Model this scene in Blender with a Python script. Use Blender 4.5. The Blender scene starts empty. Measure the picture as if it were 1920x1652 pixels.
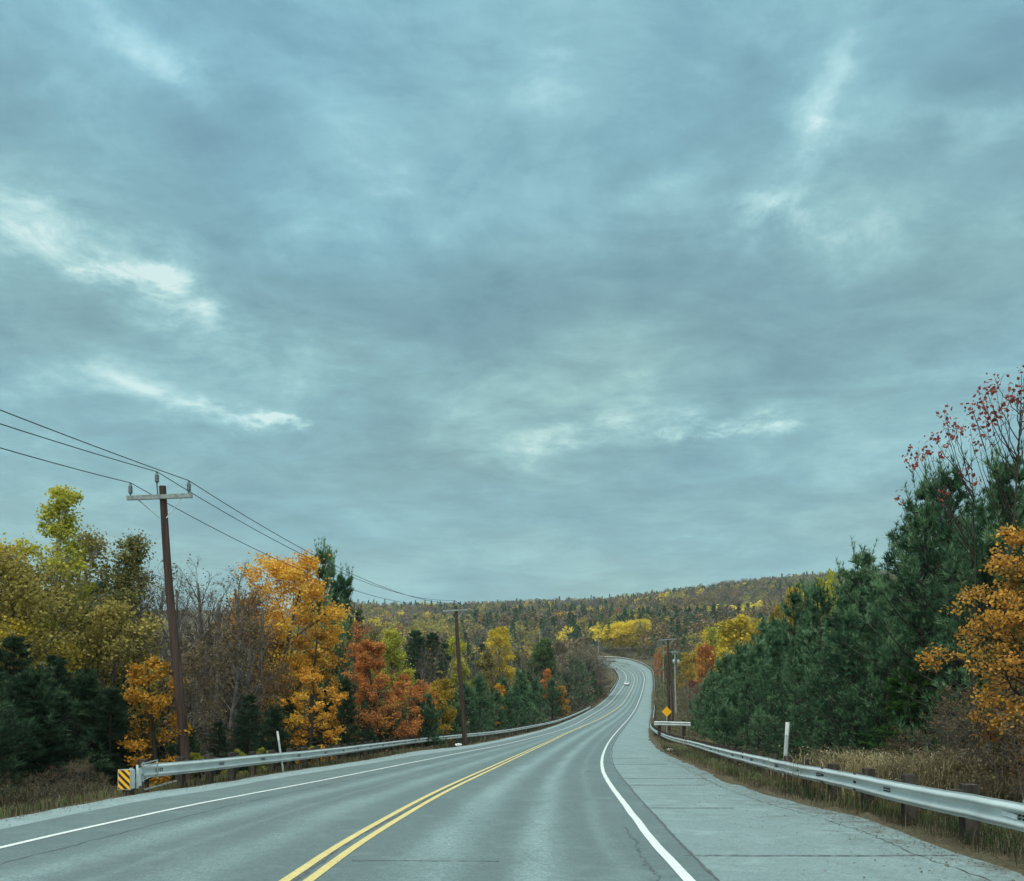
import bpy, math
import numpy as np
PI = math.pi
# ---------------------------------------------------------------- camera, sky, sun, exposure
F, HZ, CH = 1600.0, 1290.0, 1.47          # focal length and horizon in photo pixels, camera height
scn = bpy.context.scene
cam_d = bpy.data.cameras.new('camera'); cam = bpy.data.objects.new('camera', cam_d)
scn.collection.objects.link(cam); scn.camera = cam
cam.location = (0, 0, CH); cam.rotation_euler = (PI/2, 0, 0)
cam_d.sensor_width = 36; cam_d.sensor_fit = 'HORIZONTAL'; cam_d.lens = 36*F/1920
cam_d.shift_y = (HZ-826)/1920
cam_d.clip_start = .05; cam_d.clip_end = 20000
scn.view_settings.view_transform = 'Standard'; scn.view_settings.look = 'None'
scn.view_settings.exposure = 0.0; scn.view_settings.gamma = 1
scn.cycles.max_bounces = 5; scn.cycles.diffuse_bounces = 3; scn.cycles.glossy_bounces = 2
scn.cycles.transmission_bounces = 3; scn.cycles.transparent_max_bounces = 4
scn.cycles.sample_clamp_indirect = 4

SUN_EL, SUN_AZ = 58, -35
sd = bpy.data.lights.new('sun', 'SUN'); sun = bpy.data.objects.new('sun', sd); scn.collection.objects.link(sun)
sd.energy = 1.5; sd.angle = math.radians(30); sd.color = (.93, 1, .94)
# light comes from above and a little behind the camera
sun.rotation_euler = (math.radians(90-SUN_EL), 0, math.radians(SUN_AZ))

def srgb(r, g, b):
    f = lambda c: (c/255/12.92 if c/255 <= .04045 else ((c/255+.055)/1.055)**2.4)
    return (f(r), f(g), f(b), 1)

class NT:
    def __init__(s, t): s.t = t
    def n(s, typ, **kw):
        nd = s.t.nodes.new(typ)
        for k, v in kw.items():
            if k.startswith('i_'):
                key = k[2:]; key = int(key) if key.isdigit() else key
                nd.inputs[key].default_value = v
            else: setattr(nd, k, v)
        return nd
    def l(s, a, b): s.t.links.new(a, b)
    def m(s, op, a, b=None, c=None, clamp=False):
        nd = s.t.nodes.new('ShaderNodeMath'); nd.operation = op; nd.use_clamp = clamp
        for i, v in enumerate((a, b, c)):
            if v is None: continue
            if isinstance(v, (int, float)): nd.inputs[i].default_value = v
            else: s.l(v, nd.inputs[i])
        return nd.outputs[0]
    def ramp(s, fac, stops, interp='LINEAR'):
        nd = s.t.nodes.new('ShaderNodeValToRGB'); cr = nd.color_ramp; cr.interpolation = interp
        while len(cr.elements) < len(stops): cr.elements.new(.5)
        for e, (p, c) in zip(cr.elements, stops):
            e.position = p; e.color = c if len(c) == 4 else (*c, 1)
        s.l(fac, nd.inputs[0]); return nd.outputs[0]
    def mix(s, fac, a, b, blend='MIX'):
        nd = s.t.nodes.new('ShaderNodeMix'); nd.data_type = 'RGBA'; nd.blend_type = blend
        for idx, v in ((0, fac), (6, a), (7, b)):
            if isinstance(v, (int, float)): nd.inputs[idx].default_value = v
            elif isinstance(v, tuple): nd.inputs[idx].default_value = v if len(v) == 4 else (*v, 1)
            else: s.l(v, nd.inputs[idx])
        return nd.outputs[2]
    def noise(s, vec, scale, detail=4, rough=.5, dist=0, out=0):
        nd = s.n('ShaderNodeTexNoise'); nd.inputs['Scale'].default_value = scale
        nd.inputs['Detail'].default_value = detail; nd.inputs['Roughness'].default_value = rough
        nd.inputs['Distortion'].default_value = dist
        if vec is not None: s.l(vec, nd.inputs['Vector'])
        return nd.outputs[out]

def build_world():
    w = bpy.data.worlds.new('World'); scn.world = w; w.use_nodes = True
    t = w.node_tree; t.nodes.clear(); N = NT(t)
    co = N.n('ShaderNodeTexCoord').outputs['Generated']
    nrm = N.n('ShaderNodeVectorMath', operation='NORMALIZE'); N.l(co, nrm.inputs[0])
    sep = N.n('ShaderNodeSeparateXYZ'); N.l(nrm.outputs[0], sep.inputs[0])
    X, Y, Z = sep.outputs
    az = N.m('ARCTAN2', X, Y); el = N.m('ARCSINE', Z)
    zc = N.m('ADD', N.m('MAXIMUM', Z, 0.0), .16)
    cmb = N.n('ShaderNodeCombineXYZ'); N.l(N.m('DIVIDE', X, zc), cmb.inputs[0]); N.l(N.m('DIVIDE', Y, zc), cmb.inputs[1])
    P = cmb.outputs[0]                                   # position on the cloud layer
    n1 = N.noise(P, 1.5, 8, .58, .4); n2 = N.noise(P, 3.4, 8, .62, .6); n3 = N.noise(P, 7, 7, .62, .6)
    warp = N.n('ShaderNodeTexNoise'); warp.inputs['Scale'].default_value = 4.0; warp.inputs['Detail'].default_value = 8; warp.inputs['Roughness'].default_value = .6
    N.l(P, warp.inputs['Vector'])
    wv = N.n('ShaderNodeVectorMath', operation='SUBTRACT'); N.l(warp.outputs['Color'], wv.inputs[0]); wv.inputs[1].default_value = (.5, .5, .5)
    ws = N.n('ShaderNodeVectorMath', operation='MULTIPLY'); N.l(wv.outputs[0], ws.inputs[0]); ws.inputs[1].default_value = (.17, .10, 0)
    ae = N.n('ShaderNodeCombineXYZ'); N.l(az, ae.inputs[0]); N.l(el, ae.inputs[1])
    A = N.n('ShaderNodeVectorMath', operation='ADD'); N.l(ae.outputs[0], A.inputs[0]); N.l(ws.outputs[0], A.inputs[1])
    v = N.m('MULTIPLY_ADD', N.m('SUBTRACT', n1, .5), .85, .48)
    v = N.m('MULTIPLY_ADD', N.m('MULTIPLY', N.m('SUBTRACT', n2, .5), N.m('MULTIPLY_ADD', Z, 2.0, .4, clamp=True)), .85, v)
    mpz = N.n('ShaderNodeMapping'); mpz.inputs['Scale'].default_value = (1, 1.6, 1); mpz.inputs['Rotation'].default_value = (0, 0, .5); N.l(P, mpz.inputs[0])
    n4 = N.noise(mpz.outputs[0], 2.9, 9, .62, .35)                       # torn edges of the cloud base
    calm = N.m('MULTIPLY_ADD', Z, 2.6, .12, clamp=True)
    bil = N.m('ABSOLUTE', N.m('SUBTRACT', n4, .5)); v = N.m('MULTIPLY_ADD', N.m('MULTIPLY', N.m('SUBTRACT', bil, .07), calm), -1.1, v)
    n5 = N.noise(P, 12, 6, .65, .5); v = N.m('MULTIPLY_ADD', N.m('MULTIPLY', N.m('SUBTRACT', n5, .5), calm), .16, v)
    br = N.m('MULTIPLY_ADD', N.m('SUBTRACT', n3, .5), 3.0, .95, clamp=False); br = N.m('MAXIMUM', br, .15)
    # rifts and banks of the cloud layer: (photo x, y, radii, tilt, strength) as directions in the sky
    lobes = [(190, 500, 280, 85, -22, .24), (240, 530, 190, 42, -18, .42), (20, 400, 80, 35, -10, .06), (340, 540, 80, 34, -10, .35),
             (300, 95, 140, 46, -25, .34), (130, 170, 90, 60, -20, .12), (620, 430, 150, 60, 8, .22), (695, 405, 60, 34, 20, .03),
             (440, 776, 70, 13, -12, .50), (512, 790, 45, 10, -20, .45), (300, 745, 220, 32, -8, .24), (580, 670, 300, 70, 5, .10),
             (1100, 822, 200, 26, 6, .32), (1160, 785, 70, 40, 20, .14), (1315, 795, 75, 30, 0, .42), (1400, 788, 100, 16, 4, .32),
             (1470, 402, 90, 30, -5, .26), (1400, 432, 250, 60, 4, .24), (1600, 455, 170, 70, -10, .16), (1890, 400, 80, 30, 0, .12),
             (1545, 190, 120, 42, 50, .28), (1490, 265, 60, 40, 60, .08), (1810, 215, 170, 45, -8, .34), (1060, 120, 150, 75, 30, .14),
             (1230, 372, 120, 36, 15, .18), (960, 730, 300, 70, 5, .10), (880, 1060, 600, 60, 0, .06), (1240, 880, 200, 40, 0, .04),
             (600, 600, 460, 90, 8, -.22), (850, 660, 240, 100, 10, -.16), (1450, 560, 330, 120, 0, -.17), (140, 610, 140, 60, 10, -.18),
             (1780, 580, 300, 130, 0, -.13), (330, 340, 340, 130, 0, -.07), (1050, 900, 700, 90, 0, -.08), (480, 900, 420, 90, 0, -.08),
             (1300, 500, 120, 60, 10, -.10), (60, 260, 200, 90, 0, -.05)]
    for px, py, sx, sy, ang, amp in lobes:
        a0 = math.atan((px-960)/F); e0 = math.atan((HZ-py)/F*math.cos(a0))
        mp = N.n('ShaderNodeMapping', vector_type='TEXTURE'); N.l(A.outputs[0], mp.inputs[0])
        mp.inputs['Location'].default_value = (a0+0.0, e0, 0)
        mp.inputs['Rotation'].default_value = (0, 0, math.radians(ang))
        c = math.cos(a0)
        mp.inputs['Scale'].default_value = (sx/F*c*1.15, sy/F*math.cos(e0)**1.5*1.15, 1)
        ln = N.n('ShaderNodeVectorMath', operation='LENGTH'); N.l(mp.outputs[0], ln.inputs[0])
        g = N.m('EXPONENT', N.m('MULTIPLY', N.m('MULTIPLY', ln.outputs['Value'], ln.outputs['Value']), -1.3))
        if amp > 0: g = N.m('MULTIPLY', g, br)
        v = N.m('MULTIPLY_ADD', g, amp, v)
    col = N.ramp(v, [(0.0, srgb(112, 147, 162)), (.28, srgb(127, 164, 176)), (.48, srgb(139, 179, 189)),
                     (.66, srgb(156, 197, 204)), (.85, srgb(188, 222, 224)), (1.0, srgb(222, 241, 240))])
    # blue tinge high up, greener where thin
    hue = N.ramp(N.noise(P, .8, 3, .5), [(.35, (.90, 1.0, 1.10)), (.65, (1.03, 1.0, .955))])
    col = N.mix(.8, col, hue, 'MULTIPLY')
    up = N.ramp(el, [(.0, (1.09, 1.09, 1.01)), (.35, (1.01, 1.04, 1.0)), (.62, (.93, 1.04, 1.10))])
    col = N.mix(1.0, col, up, 'MULTIPLY')
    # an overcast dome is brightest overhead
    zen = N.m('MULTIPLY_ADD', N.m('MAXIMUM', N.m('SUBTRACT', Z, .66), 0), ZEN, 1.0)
    # unseen sky behind the viewer brightened, added fill light for the tree fronts
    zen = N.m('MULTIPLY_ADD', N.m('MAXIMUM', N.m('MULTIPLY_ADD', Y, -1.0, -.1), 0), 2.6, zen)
    sky = N.n('ShaderNodeTexSky', sky_type='NISHITA'); sky.sun_disc = False
    sky.sun_elevation = math.radians(SUN_EL); sky.sun_rotation = math.radians(180+SUN_AZ)
    bg1 = N.n('ShaderNodeBackground'); N.l(sky.outputs[0], bg1.inputs[0]); bg1.inputs[1].default_value = .006
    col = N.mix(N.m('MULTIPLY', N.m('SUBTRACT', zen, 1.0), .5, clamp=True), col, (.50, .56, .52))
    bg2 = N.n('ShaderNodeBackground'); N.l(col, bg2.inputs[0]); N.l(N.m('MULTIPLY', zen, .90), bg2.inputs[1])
    ad = N.n('ShaderNodeAddShader'); N.l(bg1.outputs[0], ad.inputs[0]); N.l(bg2.outputs[0], ad.inputs[1])
    out = N.n('ShaderNodeOutputWorld'); N.l(ad.outputs[0], out.inputs[0])
    w.cycles.sampling_method = 'MANUAL'; w.cycles.sample_map_resolution = 512
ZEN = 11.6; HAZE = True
build_world()

# ---------------------------------------------------------------- helpers
def link(o): scn.collection.objects.link(o)
def tag(o, label=None, cat=None, group=None, kind=None):
    for k, v in (('label', label), ('category', cat), ('group', group), ('kind', kind)):
        if v: o[k] = v
    return o
def empty(name, loc, rz=0, label=None, cat=None, group=None):
    o = bpy.data.objects.new(name, None); link(o); o.location = loc; o.rotation_euler = (0, 0, rz)
    o.empty_display_size = .3
    return tag(o, label, cat, group)

class MB:
    """collects polygons and builds one mesh"""
    def __init__(s): s.v = []; s.f = []; s.t = []; s.mi = []; s.uv = []; s.nv = 0
    def add(s, V, Fc, tone=None, mi=0, uv=None):
        V = np.asarray(V, float).reshape(-1, 3); Fc = np.asarray(Fc, int)
        s.v.append(V); s.f.append(Fc+s.nv); s.nv += len(V)
        n = len(Fc)
        s.t.append(np.full(n, .5) if tone is None else np.broadcast_to(np.asarray(tone, float), (n,)).copy())
        s.mi.append(np.full(n, mi)); s.uv.append(uv)
    def box(s, c, size, rot=None, mi=0):
        x, y, z = np.array(size)/2
        V = np.array([(-x,-y,-z),(x,-y,-z),(x,y,-z),(-x,y,-z),(-x,-y,z),(x,-y,z),(x,y,z),(-x,y,z)])
        if rot is not None: V = V @ np.asarray(rot).T
        s.add(V+np.asarray(c), [(0,3,2,1),(4,5,6,7),(0,1,5,4),(1,2,6,5),(2,3,7,6),(3,0,4,7)], mi=mi)
    def mesh(s, name, mats, smooth=False):
        me = bpy.data.meshes.new(name)
        V = np.concatenate(s.v); nl = sum(a.size for a in s.f)
        me.vertices.add(len(V)); me.vertices.foreach_set('co', V.astype(np.float32).ravel())
        me.loops.add(nl); me.loops.foreach_set('vertex_index', np.concatenate([a.ravel() for a in s.f]).astype(np.int32))
        tot = np.concatenate([np.full(len(a), a.shape[1]) for a in s.f])
        st = np.concatenate([[0], np.cumsum(tot)[:-1]])
        me.polygons.add(len(tot)); me.polygons.foreach_set('loop_start', st.astype(np.int32))
        me.polygons.foreach_set('loop_total', tot.astype(np.int32))
        me.polygons.foreach_set('material_index', np.concatenate(s.mi).astype(np.int32))
        me.polygons.foreach_set('use_smooth', np.full(len(tot), smooth))
        me.update(calc_edges=True); me.validate()
        at = me.attributes.new('tone', 'FLOAT', 'FACE'); at.data.foreach_set('value', np.concatenate(s.t).astype(np.float32))
        if s.uv[0] is not None:
            ul = me.uv_layers.new(name='UVMap'); UV = np.concatenate(s.uv)
            li = np.concatenate([a.ravel() for a in s.f])
            ul.data.foreach_set('uv', UV[li].astype(np.float32).ravel())
        for m in (mats if isinstance(mats, (list, tuple)) else [mats]): me.materials.append(m)
        return me
    def obj(s, name, mats, parent=None, smooth=False, loc=None):
        o = bpy.data.objects.new(name, s.mesh(name, mats, smooth)); link(o)
        if parent: o.parent = parent
        if loc is not None: o.location = loc
        return o
def unit(a): return a/np.maximum(np.linalg.norm(a, axis=-1, keepdims=True), 1e-9)
def segs(mb, P, Q, r0, r1, k=4, mi=0):
    """tapered k-sided prisms from P to Q (arrays)"""
    P, Q = np.atleast_2d(P), np.atleast_2d(Q); n = len(P)
    r0 = np.broadcast_to(r0, (n,)); r1 = np.broadcast_to(r1, (n,))
    D = unit(Q-P); ref = np.where(np.abs(D[:, 2:3]) > .9, [[1., 0, 0]], [[0, 0, 1.]])
    U = unit(np.cross(D, ref)); W = np.cross(D, U)
    a = np.arange(k)*2*PI/k
    ring = np.cos(a)[None, :, None]*U[:, None]+np.sin(a)[None, :, None]*W[:, None]
    V = np.concatenate([P[:, None]+ring*r0[:, None, None], Q[:, None]+ring*r1[:, None, None]], 1)
    i = np.arange(k); j = (i+1) % k
    q = np.stack([i, j, j+k, i+k], 1)
    mb.add(V.reshape(-1, 3), (q[None]+(np.arange(n)*2*k)[:, None, None]).reshape(-1, 4), mi=mi)
def tube(mb, pts, rad, k=8, mi=0, cap=True):
    pts = np.asarray(pts, float); n = len(pts); rad = np.broadcast_to(rad, (n,))
    D = unit(np.gradient(pts, axis=0)); ref = np.array([1., 0, 0]) if abs(D[0, 2]) > .7 else np.array([0, 0, 1.])
    U = unit(np.cross(D, ref)); W = np.cross(D, U)
    a = np.arange(k)*2*PI/k
    V = pts[:, None]+(np.cos(a)[None, :, None]*U[:, None]+np.sin(a)[None, :, None]*W[:, None])*rad[:, None, None]
    i = np.arange(k); j = (i+1) % k; q = np.stack([i, j, j+k, i+k], 1)
    base = mb.nv
    mb.add(V.reshape(-1, 3), (q[None]+(np.arange(n-1)*k)[:, None, None]).reshape(-1, 4), mi=mi)
    if cap:
        mb.add(V[0], [list(range(k))[::-1]], mi=mi); mb.add(V[-1], [list(range(k))], mi=mi)
def lathe(mb, prof, c, k=12, mi=0, axis=None):
    pts = [(r, z) for r, z in prof]; a = np.arange(k)*2*PI/k
    V = np.array([[(r*math.cos(t), r*math.sin(t), z) for t in a] for r, z in pts])
    i = np.arange(k); j = (i+1) % k; q = np.stack([i, j, j+k, i+k], 1)
    mb.add(V.reshape(-1, 3)+np.asarray(c), (q[None]+(np.arange(len(pts)-1)*k)[:, None, None]).reshape(-1, 4), mi=mi)

# ---------------------------------------------------------------- materials
def new_mat(name):
    m = bpy.data.materials.new(name); m.use_nodes = True; t = m.node_tree; t.nodes.clear()
    N = NT(t); out = N.n('ShaderNodeOutputMaterial'); return m, N, out
def simple(name, col, rough=.6, metal=0, var=.15, scale=8, bump=0, spec=.4, stretch=None, col2=None):
    m, N, out = new_mat(name)
    co = N.n('ShaderNodeTexCoord').outputs['Object']
    if stretch:
        mp = N.n('ShaderNodeMapping'); mp.inputs['Scale'].default_value = stretch; N.l(co, mp.inputs[0]); co = mp.outputs[0]
    nz = N.noise(co, scale, 6, .6)
    c2 = col2 or tuple(c*(1+2*var) for c in col); c1 = tuple(c*(1-2*var) for c in col)
    cc = N.ramp(nz, [(.3, c1), (.7, c2)])
    b = N.n('ShaderNodeBsdfPrincipled'); N.l(cc, b.inputs['Base Color'])
    b.inputs['Roughness'].default_value = rough; b.inputs['Metallic'].default_value = metal
    b.inputs['Specular IOR Level'].default_value = spec
    if bump:
        bp = N.n('ShaderNodeBump'); bp.inputs['Strength'].default_value = bump; bp.inputs['Distance'].default_value = .02
        N.l(N.noise(co, scale*3, 5, .6), bp.inputs['Height']); N.l(bp.outputs[0], b.inputs['Normal'])
    N.l(b.outputs[0], out.inputs[0]); return m
def leafm(name, c0, c1, c2, tr=.35):
    """leaves: natural colour varies leaf by leaf and tree by tree"""
    m, N, out = new_mat(name)
    tone = N.n('ShaderNodeAttribute', attribute_name='tone').outputs['Fac']
    rnd = N.n('ShaderNodeObjectInfo').outputs['Random']
    t = N.m('MULTIPLY_ADD', N.m('SUBTRACT', rnd, .5), .3, tone)
    col = N.ramp(t, [(.12, c0), (.5, c1), (.88, c2)])
    d = N.n('ShaderNodeBsdfPrincipled'); N.l(col, d.inputs['Base Color']); d.inputs['Roughness'].default_value = .6
    d.inputs['Specular IOR Level'].default_value = .25
    tl = N.n('ShaderNodeBsdfTranslucent'); N.l(col, tl.inputs[0])
    mx = N.n('ShaderNodeMixShader'); mx.inputs[0].default_value = tr; N.l(d.outputs[0], mx.inputs[1]); N.l(tl.outputs[0], mx.inputs[2])
    N.l(mx.outputs[0], out.inputs[0]); return m
M = {}
M['yellow'] = leafm('yellow leaves', (.28, .22, .03), (.62, .45, .04), (.78, .60, .07))
M['brightyellow'] = leafm('bright yellow leaves', (.45, .34, .03), (.80, .58, .04), (.85, .70, .08), .4)
M['gold'] = leafm('gold leaves', (.16, .11, .02), (.38, .25, .03), (.56, .38, .05))
M['ygreen'] = leafm('yellow green leaves', (.14, .16, .03), (.38, .38, .05), (.60, .52, .07))
M['orange'] = leafm('orange leaves', (.36, .14, .03), (.72, .34, .04), (.82, .52, .07))
M['amber'] = leafm('amber leaves', (.14, .08, .015), (.45, .20, .02), (.62, .34, .04))
M['rust'] = leafm('rust leaves', (.20, .07, .03), (.54, .19, .05), (.72, .34, .08))
M['dullred'] = leafm('dull red leaves', (.12, .045, .025), (.24, .075, .03), (.36, .13, .04))
M['red'] = leafm('red leaves', (.14, .035, .03), (.27, .065, .055), (.42, .14, .11))
M['olive'] = leafm('olive leaves', (.07, .075, .025), (.21, .19, .055), (.36, .31, .09))
M['olivegold'] = leafm('olive gold leaves', (.09, .08, .03), (.26, .21, .055), (.44, .35, .09))
M['green'] = leafm('green leaves', (.03, .06, .02), (.07, .13, .03), (.14, .20, .05))
M['lime'] = leafm('bright green needles', (.03, .08, .02), (.07, .16, .03), (.12, .22, .05))
M['brown'] = leafm('brown leaves', (.06, .04, .02), (.14, .09, .045), (.24, .16, .08))
M['hazel'] = leafm('hazel crown twigs', (.07, .055, .035), (.145, .105, .055), (.24, .165, .08), .2)
M['grey'] = leafm('bare crown twigs', (.07, .062, .05), (.125, .10, .085), (.20, .15, .12), .2)
M['pine'] = leafm('pine needles', (.022, .060, .030), (.070, .155, .075), (.21, .33, .17), .35)
M['spruce'] = leafm('spruce needles', (.012, .032, .017), (.030, .066, .034), (.075, .13, .065), .3)
M['straw'] = leafm('straw grass', (.10, .08, .04), (.29, .225, .12), (.56, .46, .27), .3)
M['drygrass'] = leafm('dry verge grass', (.035, .036, .02), (.095, .075, .042), (.22, .175, .10), .3)
M['bronze'] = leafm('bronze gold leaves', (.10, .10, .03), (.48, .22, .04), (.72, .38, .06))
M['bark'] = simple('bark', (.085, .07, .055), .9, 0, .3, 3, .6, .2, (1, 1, .25))
M['darkbark'] = simple('dark bark', (.045, .036, .03), .9, 0, .3, 3, .6, .2, (1, 1, .25))
M['birch'] = simple('pale bark', (.42, .40, .36), .8, 0, .25, 4, .3, .2, (1, 1, 2.5))
M['twig'] = simple('twigs', (.11, .095, .085), .9, 0, .3, 2, 0, .2)
M['polewood'] = simple('creosoted pole wood', (.058, .037, .031), .85, 0, .35, 6, .8, .2, (1, 1, .06))
M['greywood'] = simple('weathered grey wood', (.26, .25, .22), .85, 0, .25, 6, .5, .2, (1, 1, .1))
M['armwood'] = simple('weathered crossarm', (.21, .235, .225), .8, 0, .2, 8, .4, .3)
M['postwood'] = simple('guardrail post wood', (.055, .045, .038), .9, 0, .35, 9, .8, .2, (1, 1, .2))
M['porcelain'] = simple('insulator porcelain', (.07, .10, .10), .25, 0, .1, 5, 0, .6)
M['wire'] = simple('wire', (.05, .06, .065), .6, .3, .1, 5)
M['iron'] = simple('galvanised iron', (.45, .48, .48), .45, .7, .15, 10)
M['darkiron'] = simple('dark iron', (.05, .05, .05), .6, .5, .15, 10)
M['white'] = simple('white plastic', (.72, .74, .74), .5, 0, .06, 10)
M['greytape'] = simple('grey plastic', (.42, .46, .46), .5, 0, .08, 10)
M['bagwhite'] = simple('crumpled white plastic', (.8, .8, .82), .45, 0, .05, 10)
M['paint_white'] = simple('white car paint', (.75, .77, .78), .3, 0, .03, 2)
M['glass'] = simple('dark car glass', (.02, .025, .03), .1, 0, .1, 2, 0, .8)
M['rubber'] = simple('rubber', (.02, .02, .02), .9, 0, .1, 5)
M['signyellow'] = simple('yellow sign sheeting', (.85, .42, .01), .5, 0, .04, 5)
M['signblack'] = simple('black sign sheeting', (.02, .02, .018), .5, 0, .1, 5)
M['lamp'] = simple('lamp glass', (.8, .8, .78), .15, 0, .03, 5)
M['rock'] = simple('rock', (.26, .25, .23), .9, 0, .25, 4, .8)

def galv():
    m, N, out = new_mat('weathered galvanised rail')
    co = N.n('ShaderNodeTexCoord').outputs['Object']
    n1 = N.noise(co, 1.2, 6, .65); n2 = N.noise(co, 24, 5, .7); n3 = N.noise(co, 7, 4, .8)
    c = N.ramp(n1, [(.3, (.46, .50, .50)), (.7, (.68, .73, .72))])
    c = N.mix(N.ramp(n2, [(.62, (0, 0, 0)), (.74, (1, 1, 1))]), c, (.20, .19, .17))
    c = N.mix(N.ramp(n3, [(.68, (0, 0, 0)), (.78, (.7, .7, .7))]), c, (.16, .12, .09))
    b = N.n('ShaderNodeBsdfPrincipled'); N.l(c, b.inputs['Base Color']); b.inputs['Metallic'].default_value = .25
    N.l(N.ramp(n1, [(.3, (.5,)*3), (.7, (.36,)*3)]), b.inputs['Roughness'])
    bp = N.n('ShaderNodeBump'); bp.inputs['Strength'].default_value = .25; bp.inputs['Distance'].default_value = .01
    N.l(N.noise(co, 9, 4, .6), bp.inputs['Height']); N.l(bp.outputs[0], b.inputs['Normal'])
    N.l(b.outputs[0], out.inputs[0]); return m
M['galv'] = galv()

def asphalt(name, base, tracks, light=(.30, .315, .31), dirt=False):
    """UV: u = metres from the centre line in half-lanes, v = metres along"""
    m, N, out = new_mat(name)
    uv = N.n('ShaderNodeUVMap', uv_map='UVMap').outputs[0]; co = N.n('ShaderNodeTexCoord').outputs['Object']
    sp = N.n('ShaderNodeSeparateXYZ'); N.l(uv, sp.inputs[0]); U, V = sp.outputs[0], sp.outputs[1]
    mp = N.n('ShaderNodeMapping'); mp.inputs['Scale'].default_value = (1, .05, 1); N.l(uv, mp.inputs[0])
    st = N.noise(mp.outputs[0], 4.5, 5, .6, .2); st2 = N.noise(mp.outputs[0], 16, 4, .6)
    big = N.noise(co, .35, 5, .6); fine = N.noise(co, 55, 3, .8); mid = N.noise(co, 6, 4, .7)
    c = N.ramp(big, [(.3, tuple(x*.88 for x in base)), (.7, tuple(x*1.12 for x in base))])
    if tracks:
        tr = None
        for u0, w, a in ((.31, .085, 1.0), (.62, .065, .9), (.84, .03, .3), (-.28, .08, .7), (-.66, .08, .7), (-.47, .02, .3)):
            d = N.m('DIVIDE', N.m('SUBTRACT', N.m('MULTIPLY_ADD', N.m('SUBTRACT', st, .5), .10, U), u0), w)
            g = N.m('MULTIPLY', N.m('EXPONENT', N.m('MULTIPLY', N.m('MULTIPLY', d, d), -1)), a)
            tr = g if tr is None else N.m('MAXIMUM', tr, g)
        tr = N.m('MULTIPLY', tr, N.ramp(st, [(.3, (.45,)*3), (.6, (1, 1, 1))]))
        c = N.mix(N.m('MULTIPLY', tr, .95), c, light)
        sd_ = N.m('MULTIPLY', N.ramp(st2, [(.55, (0,)*3), (.75, (1,)*3)]), .25)
        c = N.mix(sd_, c, tuple(x*.6 for x in base))
    g2 = N.noise(co, 24, 4, .85)
    c = N.mix(N.ramp(g2, [(.40, (.7,)*3), (.52, (.0,)*3)]), c, tuple(x*.55 for x in base))
    c = N.mix(N.ramp(g2, [(.56, (.0,)*3), (.70, (.6,)*3)]), c, tuple(min(x*1.7, .8) for x in base))
    c = N.mix(N.ramp(fine, [(.38, (.75,)*3), (.5, (.0,)*3)]), c, tuple(x*.5 for x in base))
    c = N.mix(N.ramp(fine, [(.58, (.0,)*3), (.75, (.6,)*3)]), c, tuple(x*1.5 for x in base))
    c = N.mix(N.ramp(mid, [(.5, (0,)*3), (.72, (.55,)*3)]), c, tuple(x*.70 for x in base))
    c = N.mix(N.ramp(N.noise(co, 18, 5, .75), [(.38, (.5,)*3), (.5, (0,)*3)]), c, tuple(x*.72 for x in base))
    c = N.mix(N.ramp(N.noise(co, 1.3, 6, .7, .8), [(.52, (0,)*3), (.66, (.4,)*3)]), c, tuple(min(x*1.35, .8) for x in base))
    if dirt:                                                 # soil washed over the outer edge, stains
        dn = N.m('MULTIPLY_ADD', N.m('SUBTRACT', U, 1.75), .42, N.noise(co, 1.8, 8, .72, .5))
        c = N.mix(N.ramp(dn, [(.47, (0,)*3), (.66, (.85,)*3)]), c, (.10, .098, .085))
        c = N.mix(N.ramp(N.noise(co, .7, 7, .7, 1.0), [(.52, (0,)*3), (.64, (.45,)*3)]), c, tuple(x*.62 for x in base))
    b = N.n('ShaderNodeBsdfPrincipled'); N.l(c, b.inputs['Base Color'])
    N.l(N.ramp(st, [(.3, (.52,)*3), (.7, (.66,)*3)]), b.inputs['Roughness'])
    b.inputs['Specular IOR Level'].default_value = .38
    bp = N.n('ShaderNodeBump'); bp.inputs['Strength'].default_value = .35; bp.inputs['Distance'].default_value = .008
    N.l(N.noise(co, 70, 2, .7), bp.inputs['Height']); N.l(bp.outputs[0], b.inputs['Normal'])
    N.l(b.outputs[0], out.inputs[0]); return m
M['asphalt'] = asphalt('asphalt', (.128, .170, .172), True, (.33, .44, .45))
M['shoulder'] = asphalt('left shoulder asphalt', (.140, .188, .188), False)
M['concrete'] = asphalt('pale shoulder pavement', (.215, .285, .288), False, dirt=True)
M['gravel'] = asphalt('gravel strip', (.27, .345, .35), False)

def worn_paint(name, col):
    m, N, out = new_mat(name); co = N.n('ShaderNodeTexCoord').outputs['Object']
    c = N.ramp(N.noise(co, 3, 5, .7), [(.3, tuple(x*.85 for x in col)), (.6, col)])
    c = N.mix(N.ramp(N.noise(co, 38, 4, .8), [(.50, (0,)*3), (.66, (.8,)*3)]), c, (.17, .2, .2))
    b = N.n('ShaderNodeBsdfPrincipled'); N.l(c, b.inputs['Base Color']); b.inputs['Roughness'].default_value = .6
    N.l(b.outputs[0], out.inputs[0]); return m
M['linewhite'] = worn_paint('white line paint', (.74, .76, .74))
M['lineworn'] = worn_paint('worn pale centre line', (.50, .50, .40))
M['lineyellow'] = worn_paint('yellow line paint', (.72, .55, .20))
M['crack'] = simple('crack filler', (.09, .10, .10), .8, 0, .2, 12)

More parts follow.
